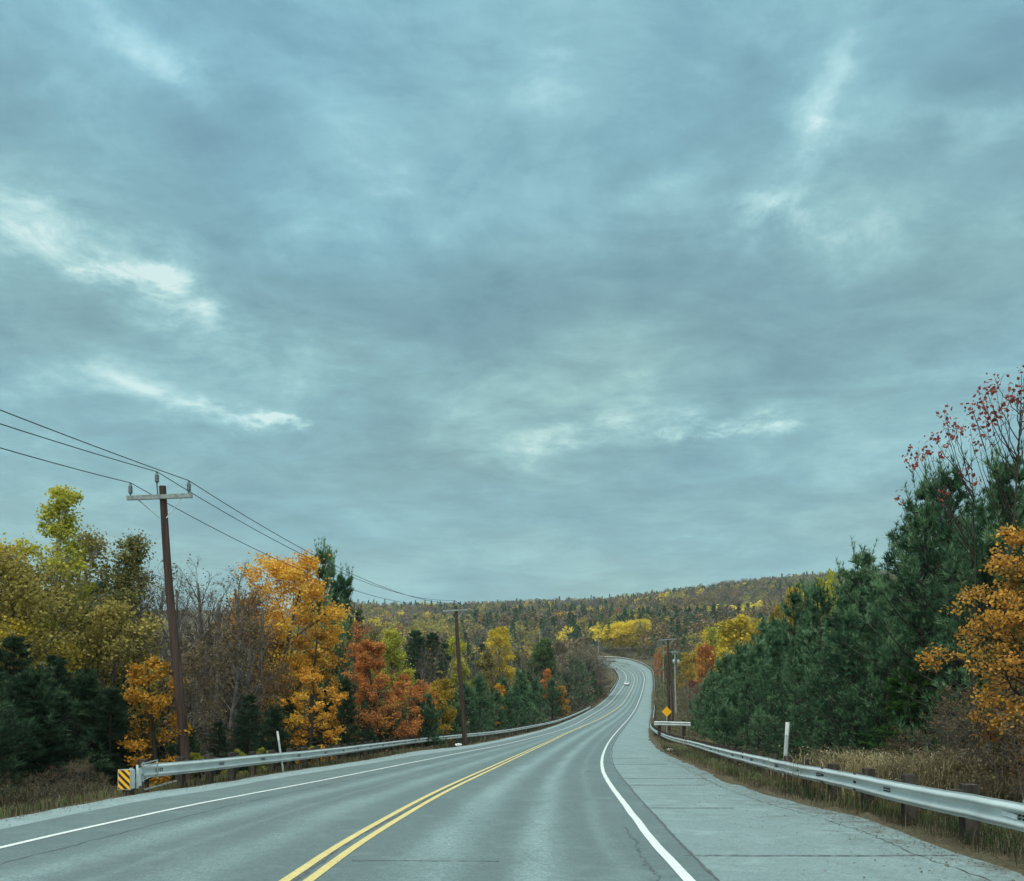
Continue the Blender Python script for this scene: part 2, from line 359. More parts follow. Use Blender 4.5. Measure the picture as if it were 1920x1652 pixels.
def ground_mat():
    m, N, out = new_mat('ground'); co = N.n('ShaderNodeTexCoord').outputs['Object']
    n1 = N.noise(co, .5, 7, .65); n2 = N.noise(co, 9, 5, .7)
    c = N.ramp(n1, [(.3, (.05, .042, .03)), (.5, (.085, .072, .05)), (.68, (.07, .075, .036))])
    c = N.mix(N.ramp(n2, [(.45, (0,)*3), (.7, (.8,)*3)]), c, (.17, .13, .075))
    b = N.n('ShaderNodeBsdfPrincipled'); N.l(c, b.inputs['Base Color']); b.inputs['Roughness'].default_value = .95
    b.inputs['Specular IOR Level'].default_value = .1
    bp = N.n('ShaderNodeBump'); bp.inputs['Strength'].default_value = .8; bp.inputs['Distance'].default_value = .05
    N.l(n2, bp.inputs['Height']); N.l(bp.outputs[0], b.inputs['Normal'])
    N.l(b.outputs[0], out.inputs[0]); return m
M['ground'] = ground_mat()

# ---------------------------------------------------------------- road profile and edges
_Y = np.arange(-60, 6000, .5)
_s = np.interp(_Y, [-60, 40, 136, 211, 320, 400, 640, 700], [-.046, -.046, 0, .036, .040, .14, .14, .05])
_g = np.cumsum(_s)*.5; _g -= np.interp(0, _Y, _g)
def g(Y): return np.interp(Y, _Y, _g)
_Yt = np.concatenate([np.arange(1.5, 60, .05), np.arange(60, 560, .25)])
def solveY(y, dz=0.0):
    yy = HZ-F*(g(_Yt)+dz-CH)/_Yt; yy = np.minimum.accumulate(yy+0)
    yy = yy-np.arange(len(yy))*1e-7
    return np.interp(y, yy[::-1], _Yt[::-1])
def cr(P, n=12):
    """Catmull-Rom through traced points"""
    P = np.asarray(P, float); Q = np.vstack([2*P[0]-P[1], P, 2*P[-1]-P[-2]]); out = []
    for i in range(1, len(Q)-2):
        a, b, c, d = Q[i-1:i+3]; t = np.linspace(0, 1, n, endpoint=False)[:, None]
        out.append(.5*(2*b+(c-a)*t+(2*a-5*b+4*c-d)*t**2+(3*b-a-3*c+d)*t**3))
    return np.vstack(out+[P[-1:]])
YEND = 492.
def edge(P, dz=0, ext=None):
    C = cr(P); Yv = solveY(C[:, 1], dz); Xv = (C[:, 0]-960)/F*Yv
    o = np.argsort(Yv, kind='stable'); Yv, Xv = Yv[o], Xv[o]
    k = np.searchsorted(Yv, Yv[0]+4); sl = (Xv[k]-Xv[0])/(Yv[k]-Yv[0])
    Yv = np.concatenate([[-60], Yv]); Xv = np.concatenate([[Xv[0]+sl*(-60-Yv[1])], Xv])
    if ext: Yv = np.append(Yv, [e[0] for e in ext]); Xv = np.append(Xv, [e[1] for e in ext])
    Yg = np.arange(-60, YEND+.5, .5); Xg = np.interp(Yg, Yv, Xv)
    for _ in range(3):                                     # light smoothing, stronger far off
        Xs = np.convolve(np.pad(Xg, 6, 'edge'), np.ones(13)/13, 'valid'); Xg = np.where(Yg > 70, Xs, Xg)
    return Yg, Xg
L_OUT = [(0,1538),(150,1510),(250,1491),(400,1470),(500,1453),(600,1438),(700,1423),(780,1409),(883,1397),(986,1376),(1048,1358),(1107,1331),(1143,1303),(1160,1275),(1159.5,1265),(1154,1257),(1146,1252)]
L_ASP = [(0,1556),(150,1525),(250,1505),(400,1481),(500,1463),(600,1447),(700,1431),(780,1417),(883,1402),(986,1380),(1048,1361),(1110,1331.5),(1145,1304),(1161.5,1275),(1161,1265),(1155,1256),(1147,1251)]
L_WHT = [(0,1592),(150,1557),(350,1513),(500,1484),(600,1465),(700,1445),(800,1425),(880,1409),(960,1393),(1060,1366),(1110,1340),(1140,1321),(1155,1305),(1170,1285),(1174,1275.5),(1173,1265),(1165,1256),(1153,1249.5),(1140,1245)]
YEL = [(560,1652),(648,1590),(743,1532),(832,1483),(945,1430),(1027,1392),(1058,1377),(1095,1361),(1130,1345),(1161,1325),(1174,1310),(1185,1290),(1189.5,1275.5),(1186,1264),(1173,1254),(1154,1246),(1140,1242)]
R_WHT = [(1288,1648),(1240,1598),(1197.5,1544.7),(1165.7,1502),(1136.5,1459.7),(1128.5,1433),(1133.8,1406.6),(1149,1381),(1178,1348),(1191,1329),(1200,1308.5),(1206,1288),(1208,1272),(1203.5,1260),(1191,1251),(1172,1243.7),(1153,1240),(1140,1238)]
R_SEAM = [(1346,1652),(1272,1576.6),(1213.5,1513),(1166,1460),(1147,1430),(1146,1408),(1157,1384),(1183,1350),(1195,1330),(1204,1309),(1209.5,1288),(1211,1272),(1207,1259.5),(1194,1250),(1174,1242.8),(1154,1239),(1141,1237)]
R_OUT = [(1990,1662),(1803,1603),(1697,1560.7),(1564,1523),(1431,1489),(1351.6,1460),(1304,1438),(1245,1412),(1219,1388),(1216,1376),(1217.5,1354),(1221,1335),(1221,1320),(1221.5,1303.5),(1223.5,1290),(1223.5,1275.5),(1220,1257.7),(1203.5,1245.5),(1184.5,1238.8),(1165,1234.5),(1140,1232)]
def tail(P, dx, n=3):
    Yl = float(solveY(P[-1][1])); Xl = (P[-1][0]-960)/F*Yl
    return [(Yl+dx[i]*.22, Xl-dx[i]) for i in range(n)]
EX = {}
for nm, P in (('lo', L_OUT), ('la', L_ASP), ('lw', L_WHT), ('ye', YEL), ('rw', R_WHT), ('rs', R_SEAM), ('ro', R_OUT)):
    EX[nm] = edge(P, 0, tail(P, [10, 25, 60]))
def ex(nm, Y): return np.interp(Y, EX[nm][0], EX[nm][1])
names = ['lo', 'la', 'lw', 'ye', 'rw', 'rs', 'ro']
def sstep(a, b, x): t = np.clip((x-a)/(b-a), 0, 1); return t*t*(3-2*t)
SKY = np.array([(-3000, 1150), (500, 1140), (650, 1139), (850, 1146), (960, 1143), (1100, 1134), (1200, 1124), (1300, 1111), (1400, 1101), (1530, 1090), (1700, 1078), (1920, 1072), (5000, 1060)])
YR = 1400.
def T(X, Y):
    X = np.asarray(X, float); Y = np.asarray(Y, float)
    Yc = np.minimum(Y, YEND); xl = ex('lo', Yc); xr = ex('ro', Yc)
    dl, dr = xl-X, X-xr; d = np.maximum(np.maximum(dl, dr), 0); left = dl > dr
    bank_l = -.03-np.clip(d-.2, 0, 1.2)*.12-np.clip(d-1.2, 0, 9)*.30
    bank_r = -.03-np.clip(d-.1, 0, 3)*.03+np.clip(d-4, 0, 20)*.02
    bank = np.where(left, bank_l, bank_r)
    zc = g(Yc)+np.where(Y > YEND, (Y-YEND)*.13, 0)+bank
    px = 960+F*X/np.maximum(Y, 30)
    zr = CH+(HZ-np.interp(px, SKY[:, 0], SKY[:, 1]))/F*YR-4
    zb = g(np.minimum(Y, 250))+np.where(left, -5, 1.2)
    t = np.clip((Y-250)/(YR-250), 0, 1)
    zf = zb+(zr-zb)*t**1.12
    zf = np.where(Y > YR, zf-(Y-YR)*.12, zf)
    zf = zf+np.sin(X*.013+2)*np.sin(Y*.011)*4*sstep(300, 700, Y)
    w = 1-sstep(8, 70, d); w = w*(1-sstep(YEND, YEND+60, Y))
    out = w*zc+(1-w)*zf
    return np.where(d <= 0, np.where(Y > YEND+5, out, g(Yc)-.06), out)
def Tf(X, Y): return float(T(X, Y))

rows = np.concatenate([np.arange(-30, 80, .7), np.arange(80, 200, 2), np.arange(200, YEND, 3), [YEND], np.arange(500, 1000, 20), np.arange(1000, 1700, 40), np.arange(1700, 4200, 250)])
offs = np.array([0, .12, .3, .6, 1, 1.6, 2.4, 3.5, 5, 7, 10, 14, 20, 30, 45, 70, 110, 160, 230, 320, 450, 600, 850, 1200, 1800, 2600])
def build_ground():
    mb = MB(); Yc = np.minimum(rows, YEND); XL, XR = ex('lo', Yc), ex('ro', Yc)
    cols = [XL-o for o in offs[::-1]]+[XL+(XR-XL)*k/4 for k in (1, 2, 3)]+[XR+o for o in offs]
    GX = np.stack(cols, 1); GY = np.repeat(rows[:, None], GX.shape[1], 1)
    rg = np.random.default_rng(1)
    GZ = T(GX, GY)
    nl = len(offs)
    GZ[:, nl-1] = g(Yc)-.01; GZ[:, nl+3] = g(Yc)-.01                     # meet the road edge
    jit = rg.normal(0, .03, GZ.shape); jit[:, nl-2:nl+5] = 0; GZ += jit
    far = rows > YEND+5; GZ[far, nl-1] = T(GX[far, nl-1], GY[far, nl-1]); GZ[far, nl+3] = T(GX[far, nl+3], GY[far, nl+3])
    n, m = GX.shape; V = np.stack([GX, GY, GZ], 2).reshape(-1, 3)
    i, j = np.meshgrid(np.arange(n-1), np.arange(m-1), indexing='ij'); a = (i*m+j).ravel()
    mb.add(V, np.stack([a, a+1, a+m+1, a+m], 1)); o = mb.obj('ground', M['ground'], smooth=True); tag(o, kind='structure')
build_ground()

rr = np.concatenate([np.arange(-20, 60, .5), np.arange(60, 200, 1), np.arange(200, YEND+.1, 1.5)])
def ribbon(name, ca, cb, mat, dz, rws=rr, nsub=1, label=None, kind='structure'):
    """a sheet between two lateral position functions"""
    mb = MB(); A, B = ca(rws), cb(rws)
    al = np.concatenate([[0], np.cumsum(np.hypot(np.diff(rws), np.diff(ex('ye', rws))))])
    ye = ex('ye', rws); hw = np.maximum(ex('rw', rws)-ye, .5); hwl = np.maximum(ye-ex('lw', rws), .5)
    Vs, Us = [], []
    for k in range(nsub+1):
        Xk = A+(B-A)*k/nsub; d = Xk-ye
        Vs.append(np.stack([Xk, rws, g(rws)+dz], 1)); Us.append(np.stack([np.where(d > 0, d/hw, d/hwl), al], 1))
    V = np.stack(Vs, 1); U = np.stack(Us, 1); n, m = V.shape[:2]
    i, j = np.meshgrid(np.arange(n-1), np.arange(m-1), indexing='ij'); a = (i*m+j).ravel()
    mb.add(V.reshape(-1, 3), np.stack([a, a+1, a+m+1, a+m], 1), uv=U.reshape(-1, 2))
    o = mb.obj(name, mat, smooth=True); tag(o, kind=kind); return o
c_ = lambda nm, dx=0: (lambda Y: ex(nm, Y)+dx*np.ones_like(Y))
rag = np.random.default_rng(3)
def ragged(nm, amp):
    tab = rag.normal(0, amp, 2000); tab = np.convolve(tab, [.25, .5, .25], 'same')
    return lambda Y: ex(nm, Y)+np.interp(Y, np.arange(-100, 900, .5), tab)
ribbon('gravel_strip', ragged('lo', .09), c_('la', .06), M['gravel'], .004, nsub=2)
ribbon('road_shoulder', ragged('la', .03), c_('lw', .02), M['shoulder'], .008, nsub=2)
ribbon('road', c_('lw'), c_('rs', .01), M['asphalt'], .012, nsub=12)
ribbon('road_shoulder', c_('rs'), ragged('ro', .10), M['concrete'], .006, nsub=4)
wobL = ragged('lw', .006); wobR = ragged('rw', .006)
def widen(Y): return 1+np.clip(Y-150, 0, 200)/400
ribbon('edge_line', lambda Y: wobL(Y)-.055*widen(Y), lambda Y: wobL(Y)+.055*widen(Y), M['linewhite'], .018)
ribbon('edge_line', lambda Y: wobR(Y)-.058*widen(Y), lambda Y: wobR(Y)+.058*widen(Y), M['linewhite'], .018)
ry = rr[rr < 205]
ribbon('centre_line', c_('ye', -.165), c_('ye', -.06), M['lineyellow'], .018, ry)
ribbon('centre_line', c_('ye', .06), c_('ye', .165), M['lineyellow'], .018, ry)
rf = rr[(rr > 204) & (rr < 470)]
ribbon('centre_line', c_('ye', -.20), c_('ye', -.07), M['lineworn'], .018, rf)
ribbon('centre_line', c_('ye', .07), c_('ye', .20), M['lineworn'], .018, rf)
def jag(nm, off, amp, y0, y1, w, name='road_crack', seed=0, dz=.016, step=.12):
    r = np.random.default_rng(seed); Ys = np.arange(y0, y1, step)
    base = ex(nm, Ys)+off+np.cumsum(r.normal(0, amp, len(Ys)))*.6+r.normal(0, amp, len(Ys))
    ww = w*(.4+1.2*r.random(len(Ys)))
    mb = MB(); V = np.stack([np.stack([base-ww/2, Ys, g(Ys)+dz], 1), np.stack([base+ww/2, Ys, g(Ys)+dz], 1)], 1)
    n = len(Ys); a = np.arange(n-1)*2
    mb.add(V.reshape(-1, 3), np.stack([a, a+1, a+3, a+2], 1)); tag(mb.obj(name, M['crack']), kind='structure')
jag('rw', -.28, .022, 7.3, 12.5, .014, seed=2, step=.06)
jag('rs', .0, .004, 5, 130, .03, seed=4, dz=.017)
jag('lw', .72, .012, 6, 60, .016, seed=6); jag('ye', .0, .012, 5, 55, .045, seed=8)
jag('ro', -.55, .02, 6, 40, .016, seed=9, dz=.012)
def joint(Y0, a, b, w, seed, wob=.05):
    r = np.random.default_rng(seed); n = 60; tt = np.linspace(0, 1, n); Xs = a+(b-a)*tt
    Ys = Y0+np.cumsum(r.normal(0, wob/8, n))*.5; ww = w*(.5+r.random(n))
    mb = MB(); V = np.stack([np.stack([Xs, Ys-ww/2, g(Ys)+.0165], 1), np.stack([Xs, Ys+ww/2, g(Ys)+.0165], 1)], 1)
    q = np.arange(n-1)*2; mb.add(V.reshape(-1, 3), np.stack([q, q+2, q+3, q+1], 1)); tag(mb.obj('pavement_joint', M['crack']), kind='structure')
for k, Yj in enumerate([9.7, 15.4, 21.5, 24.2, 33.5, 40]):
    a = float(ex('rs', Yj)); b = float(ex('ro', Yj)); joint(Yj, a-.1, a+(b-a)*(.97, .5, .7, .85, .7, .6)[k], .012+.0022*Yj, k)
joint(9.3, float(ex('ye', 9.3))+.3, float(ex('ye', 9.3))+1.9, .02, 31)

def clear_of_road(x, Y, m=2.2):
    """push a plant back along its bearing until it stands beside the road, not on it"""
    for _ in range(400):
        X = (x-960)/F*Y; Yc = min(Y, YEND)
        if (x < 1135 and X < float(ex('lo', Yc))-m) or (x >= 1135 and X > float(ex('ro', Yc))+m): return Y
        Y *= 1.015
        if Y > YEND+20: return Y
    return Y
def behind(x, m):
    """distance along a bearing at which a plant stands m metres outside the road edge"""
    Ys = np.arange(9, 480, .25); X = (x-960)/F*Ys
    ok = X < ex('lo', Ys)-m if x < 1135 else X > ex('ro', Ys)+m
    return float(Ys[np.argmax(ok)]) if ok.any() else 480.
def at(x, Y, z=None):
    X = (x-960)/F*Y; return (X, Y, Tf(X, Y) if z is None else z)
def zat(y, Y): return CH+(HZ-y)/F*Y

# ---------------------------------------------------------------- guardrails
PROF = [(.012, .683), (0, .672), (.012, .655), (.078, .632), (.082, .598), (.030, .572), (0, .535), (0, .515), (.030, .478), (.082, .452), (.078, .418), (.012, .395), (0, .378), (.012, .367)]
RH = .06                                                     # rail sits a little low
def railpath(P, dz=.62, step=.5, left=True):
    C = cr(P); Yv = solveY(C[:, 1], dz); Xv = (C[:, 0]-960)/F*Yv
    Xv = np.minimum(Xv, ex('lo', Yv)-.35) if left else np.maximum(Xv, ex('ro', Yv)+.3)
    o = np.argsort(Yv, kind='stable'); o = [i for i in o if not left or 960+F*Xv[i]/Yv[i] > 262]; return resample(np.stack([Xv[o], Yv[o]], 1), step)
def resample(P, step):
    s = np.concatenate([[0], np.cumsum(np.hypot(*np.diff(P, axis=0).T))]); t = np.arange(0, s[-1], step)
    return np.stack([np.interp(t, s, P[:, 0]), np.interp(t, s, P[:, 1])], 1)
def guardrail(path, side, label, spacing=1.9, wob=.0, seed=0, group=None, posts=True, off=0, flat=None):
    """side = +1: the road lies towards +normal (left rail), -1: towards the other side"""
    r = np.random.default_rng(seed)
    for _ in range(8):
        path[1:-1] = (path[:-2]+2*path[1:-1]+path[2:])/4
    tan = unit(np.gradient(path, axis=0)); nor = np.stack([tan[:, 1], -tan[:, 0]], 1)*side     # towards the road
    path = path+nor*off
    zg = (g(path[:, 1]) if flat is None else T(path[:, 0], path[:, 1])+flat)
    n = len(path); wz = np.convolve(r.normal(0, wob, n+8), np.ones(9)/4, 'valid'); wo = np.convolve(r.normal(0, wob*1.6, n+8), np.ones(9)/4, 'valid')
    root = empty('guardrail', (path[0, 0], path[0, 1], zg[0]), 0, label, 'guardrail', group)
    org = np.array(root.location)
    back = [(o-.006, h) for o, h in PROF[::-1]]
    pr = PROF+back; V = np.array([[(path[i, 0]+nor[i, 0]*(o+wo[i]), path[i, 1]+nor[i, 1]*(o+wo[i]), zg[i]+h-RH+wz[i]) for o, h in pr] for i in range(n)])-org
    k = len(pr); i, j = np.meshgrid(np.arange(n-1), np.arange(k), indexing='ij'); a = (i*k+j).ravel(); b = (i*k+(j+1) % k).ravel()
    mb = MB(); mb.add(V.reshape(-1, 3), np.stack([a, b, b+k, a+k], 1)); beam = mb
    if not posts: return root, path, nor, zg
    s = np.concatenate([[0], np.cumsum(np.hypot(*np.diff(path, axis=0).T))]); q = np.arange(.5, s[-1], spacing)[:98]
    for t in q:
        c = np.array([np.interp(t, s, path[:, 0]), np.interp(t, s, path[:, 1])]); z = float(np.interp(t, s, zg))
        nn = unit(np.array([np.interp(t, s, nor[:, 0]), np.interp(t, s, nor[:, 1])])); tt = np.array([-nn[1], nn[0]])
        tilt = r.normal(0, .012, 2); R = np.array([[nn[0], tt[0], tilt[0]], [nn[1], tt[1], tilt[1]], [0, 0, 1]])
        pc = c-nn*.24; top = .70+r.normal(0, .015)
        mb = MB(); mb.box((*(pc-org[:2]), (z+top-.4)/2+z/2-.2-org[2]+.2), (.18, .19, top+.45), R)
        mb.box((*(c-nn*.075-org[:2]), z+.475-org[2]), (.14, .14, .33), R)
        mb.obj('post', M['postwood'], root)
    if n > 60:                                              # splice bolts every 3.8 m
        mb = beam
        for t in np.arange(.6, min(s[-1], 60), spacing*2):
            for dt in (0, .09, .18, .27):
                for h in (.505, .545):
                    u = t+dt; c = np.array([np.interp(u, s, path[:, 0]), np.interp(u, s, path[:, 1])]); z = float(np.interp(u, s, zg+wz))
                    nn = unit(np.array([np.interp(u, s, nor[:, 0]), np.interp(u, s, nor[:, 1])]))
                    mb.box((*(c+nn*(.022+np.interp(u, s, wo))-org[:2]), z+h-RH-org[2]), (.022, .022, .022), mi=1)
    beam.obj('beam', [M['galv'], M['darkiron']], root, True)
    return root, path, nor, zg
LR = [(268,1444),(330,1435),(400,1427),(500,1414),(600,1405),(780,1385),(924,1371),(986,1362),(1048,1349),(1089,1334),(1109,1324)]
RRl = [(1980,1519),(1920,1506),(1800,1486),(1700,1469),(1600,1450),(1500,1433),(1400,1413),(1360,1405),(1300,1390),(1267,1383),(1239,1373.5),(1223,1364),(1219,1357)]
lroot, lpath, lnor, lzg = guardrail(railpath(LR), 1, 'long silvery guardrail on the left of the road running back from the striped end marker', 1.7, .004, 1)
rroot, rpath, rnor, rzg = guardrail(railpath(RRl, left=False), -1, 'wavy silvery guardrail on dark wooden posts along the near right shoulder', 2.15, .010, 2)
def edgepath(nm, y0, y1, off): Ys = np.arange(y0, y1, .25); return resample(np.stack([ex(nm, Ys)+off, Ys], 1), .8)
Yf1, Yf2 = float(solveY(1299.)), float(solveY(1252.5))
guardrail(edgepath('lo', Yf1, Yf2, -.5), 1, 'far guardrail on the inner left side of the distant bend beside a grassy bank', 2.2, .004, 3)
Ys1, Ys2 = float(solveY(1353.)), float(solveY(1327.))
guardrail(edgepath('ro', Ys1, Ys2, .7), -1, 'short bent piece of guardrail on the right just beyond the near rail', 2.0, .03, 4)
Yt1, Yt2 = float(solveY(1297.)), YEND-3
guardrail(edgepath('ro', Yt1, Yt2, .8), -1, 'far guardrail round the outer right side of the distant bend below the yellow trees', 2.4, .004, 5)
Yp = 62.; pa = np.stack([np.linspace(at(1226, Yp)[0], at(1297, Yp)[0], 12), np.full(12, Yp)+np.linspace(0, .5, 12)], 1)
guardrail(pa, 1, 'short guardrail section standing crosswise below the yellow diamond sign', 1.9, .002, 6, flat=zat(1353, Yp)-.62-Tf(at(1260, Yp)[0], Yp))

def clip_poly(poly, a, b, c, keep_pos=True):
    out = []; s = 1 if keep_pos else -1; n = len(poly)
    for i in range(n):
        p, q = poly[i], poly[(i+1) % n]; dp = s*(a*p[0]+b*p[1]-c); dq = s*(a*q[0]+b*q[1]-c)
        if dp >= 0: out.append(p)
        if dp*dq < 0: t = dp/(dp-dq); out.append((p[0]+(q[0]-p[0])*t, p[1]+(q[1]-p[1])*t))
    return out
def build_terminal():
    """striped impact head at the near end of the left rail"""
    p = lpath[0]; z = lzg[0]; t = unit((lpath[12]-lpath[0])[None])[0]; nn = lnor[0]
    c = p-t*.72+nn*.02; rz = (math.atan2(t[1], t[0])-PI/2)*.55
    root = empty('guardrail_end_marker', (c[0], c[1], z), rz, 'galvanised guardrail end head with yellow and black striped panel', 'end marker')
    w, h = .27, .43; zb = .14
    mb = MB(); mb.box((0, .12, zb+h/2), (w-.02, .20, h-.01)); mb.obj('head_box', M['galv'], root)
    mb = MB(); mb.box((0, -.002, zb+h/2), (w+.02, .02, h+.02)); mb.obj('backing_plate', M['iron'], root)
    pn = MB(); pn.box((0, -.016, zb+h/2), (w-.012, .008, h-.012)); po = pn.obj('striped_panel', M['signyellow'], root)
    mb = MB(); W, H = (w-.016)/2, (h-.016)/2
    for k in range(-3, 4):
        poly = [(-W, -H), (W, -H), (W, H), (-W, H)]; s = .115*k*1.0
        poly = clip_poly(poly, .70, .72, s-.028, True)
        poly = clip_poly(poly, .70, .72, s+.028, False) if len(poly) > 2 else poly
        if len(poly) > 2:
            n = len(poly); V = [(x, -.0225, zb+h/2+y) for x, y in poly]+[(x, -.0195, zb+h/2+y) for x, y in poly]
            mb.add(V[:n], [list(range(n))])
    mb.obj('stripes', M['signblack'], po)
    mb = MB()
    mb.box((.17, .34, zb+.24), (.02, .14, .40)); mb.box((-.02, .34, zb+.24), (.02, .14, .40)); mb.box((.14, .30, zb+.25), (.04, .04, .52))
    mb.obj('guide_flange', M['galv'], root)
    mb = MB()
    for hh in (.68, .60, .30): segs(mb, [(.16, .45, hh-.02)], [(.14, 1.25, hh+(.0 if hh > .4 else .06))], .012, .012, 6)
    for yy in (.55, 1.25): mb.box((.15, yy, .47), (.02, .04, .44))
    mb.obj('feed_chute_frame', M['iron'], root)
    mb = MB(); mb.box((0, .18, .06), (.16, .2, .45)); mb.obj('support_post', M['darkiron'], root)
    mb = MB(); segs(mb, [(.12, .6, .05)], [(.12, 2.3, .07)], .03, .03, 6); mb.obj('ground_strut', M['greywood'], root)
build_terminal()
# near end post and reflector of the right rail
def reflector():
    j = int(np.argmin(np.abs(rpath[:, 1]-9.6))); c = rpath[j]; nn = rnor[j]; z = rzg[j]
    mb = MB(); tt = unit((rpath[j+1]-rpath[j])[None])[0]; R = np.array([[nn[0], tt[0], 0], [nn[1], tt[1], 0], [0, 0, 1]])
    mb.box((*(c+nn*.03), z+.53-RH), (.012, .36, .055), R); o = mb.obj('reflector_strip', M['white'])
    o.parent = rroot; o.matrix_parent_inverse = rroot.matrix_world.inverted(); o.location = tuple(-np.array(rroot.location)); o.matrix_parent_inverse.identity()
reflector()
def end_plate():
    p = at(1936, 8.9); mb = MB(); mb.box((0, 0, .30), (.09, .10, .75)); mb.box((.0, 0, .69), (.13, .13, .03))
    o = mb.obj('steel_post', M['iron'], loc=(p[0], p[1], float(g(8.9)))); tag(o, 'grey steel post end standing at the near end of the right guardrail', 'post')
end_plate()

# ---------------------------------------------------------------- poles and wires
def rot_lean(v, lean): return (v[0]+lean[0]*v[2], v[1]+lean[1]*v[2], v[2])
def insulator(mb, x, y, z, s=1.0):
    prof = [(.02, -.12), (.03, 0), (.055, .02)]
    for k in range(6): prof += [(.085, .04+k*.045), (.055, .055+k*.045)]
    prof += [(.05, .33), (.03, .36), (.05, .38), (.0, .40)]
    lathe(mb, [(r*s, h*s) for r, h in prof], (x, y, z), 10)
def utility_pole(x, Yd, ytop, ybase, label, arm=2.1, leanpx=0, r=.15, wood='polewood', arm_rz=.12, side_pin=True, armdrop=.35, braces=True, ins=3, group=None, extra=None, zoff=0):
    X, Y, z = at(x, Yd); H = zat(ytop, Yd)-z; lx = leanpx/F*Yd/max(H, 1)
    root = empty('utility_pole', (X, Y, z), 0, label, 'utility pole', group)
    mb = MB(); n = 14; tt = np.linspace(-.03, 1, n); tube(mb, [(lx*t*H+.03*math.sin(t*7), .02*math.sin(t*5), t*H) for t in tt], [r*(1.12-.38*max(t, 0)) for t in tt], 12)
    mb.obj('shaft', M[wood], root, True)
    tips = []
    if arm:
        ca, sa = math.cos(arm_rz), math.sin(arm_rz); za = H-armdrop; tx = lx*H
        R = np.array([[ca, -sa, 0], [sa, ca, 0], [0, 0, 1]]); tl = .075
        mb = MB(); RR = np.array([[ca, -sa, -tl], [sa, ca, 0], [tl*ca, tl*sa, 1]])
        mb.box((tx-sa*-.0, -.17, za), (arm, .10, .125), RR); mb.obj('crossarm', M['armwood'], root)
        def P(u, dz, dy=-.17): return (tx+ca*u, dy+sa*u, za+tl*u+dz)
        if braces:
            for sg in (-1, 1):
                mb = MB(); segs(mb, [P(sg*.62, -.05)], [(lx*(za-.62)+sg*.1, -.12, za-.62)], .016, .016, 5); mb.obj('brace', M['iron'], root)
        us = {3: (-arm/2+.1, -.08, arm/2-.1), 2: (-arm/2+.1, arm/2-.1), 4: (-arm/2+.1, -arm/4, arm/4, arm/2-.1)}[ins]
        for i, u in enumerate(us):
            mb = MB(); dz = .12 if not (side_pin and i == 1) else .42
            insulator(mb, *P(u, dz, -.17), .82)
            if side_pin and i == 1: segs(mb, [P(u+.03, -.02)], [P(u, .36)], .022, .018, 6)
            mb.obj('insulator', M['porcelain'], root, True)
            pt = P(u, dz+.33); tips.append((X+pt[0], Y+pt[1], z+pt[2]))
    if extra: extra(root, H, lx)
    return root, tips
p1, t1 = utility_pole(350, 25.5, 912, 1475, 'reddish brown utility pole behind the near left guardrail, with three insulators on its crossarm', 1.85, -46, .135, arm_rz=.15)
p2, t2 = utility_pole(872, 64, 1136, 1400, 'brown utility pole behind the left guardrail, second along the road', 1.9, -18, .165, arm_rz=.2)
p3, t3 = utility_pole(940, 175, 1212, 1290, 'slim dark pole among bare trees beyond the yellow tree', 0, 0, .16)
p4, t4 = utility_pole(1012, 330, 1184, 1250, 'thin pale pole on the wooded slope, left of two small far poles', 1.9, 0, .2, 'greywood', ins=3)
p5, t5 = utility_pole(1122, 470, 1200, 1232, 'small far pole where the road leaves behind the bushes', 2.2, 0, .2, 'greywood')
pA, tA = utility_pole(1255, 100, 1197, 1350, 'tall dark pole with a white crossarm, nearest of the right hand cluster', 2.0, -3, .17, arm_rz=0.0, armdrop=.15)
def transformer(root, H, lx):
    mb = MB()
    for dx in (-.45, .45): lathe(mb, [(0, 0), (.2, .02), (.21, .75), (.14, .82), (0, .84)], (dx, -.25, H-2.6), 12)
    mb.obj('transformer', M['greytape'], root, True)
    mb = MB(); mb.box((0, -.17, H-1.9), (1.6, .1, .12)); mb.obj('lower_crossarm', M['armwood'], root)
pB, tB = utility_pole(1262, 132, 1218, 1340, 'dark pole close behind the tallest right pole, brown and slightly leaning', 2.1, -5, .17, arm_rz=0)
pC, tC = utility_pole(1267, 170, 1220, 1312, 'pale grey pole carrying transformers, rightmost of the cluster', 2.0, -2, .17, 'greywood', arm_rz=0, extra=transformer)
pD, tD = utility_pole(1243.5, 330, 1209, 1236, 'small distant pole with a white crossarm above the red bushes', 1.7, 0, .16, 'greywood', arm_rz=0)
pE, tE = utility_pole(1184, 492, 1205, 1240, 'far dark pole standing in front of the bright yellow trees', 0, 0, .2)
def wire(a, b, sag, label, r=.011, group=None, name='overhead_wire', pts=None):
    P = [np.array(a), np.array(b)] if pts is None else [np.array(p) for p in pts]
    C = []
    for i in range(len(P)-1):
        t = np.linspace(0, 1, 30); sg = sag[i] if isinstance(sag, (list, tuple)) else sag
        c = P[i][None]*(1-t[:, None])+P[i+1][None]*t[:, None]; c[:, 2] -= 4*sg*t*(1-t); C.append(c if i == 0 else c[1:])
    mb = MB(); tube(mb, np.vstack(C), r, 6); o = mb.obj(name, M['wire']); return tag(o, label, 'wire', group)
def far_of(pt, x, y, Yd): return ((x-960)/F*Yd, Yd, zat(y, Yd))
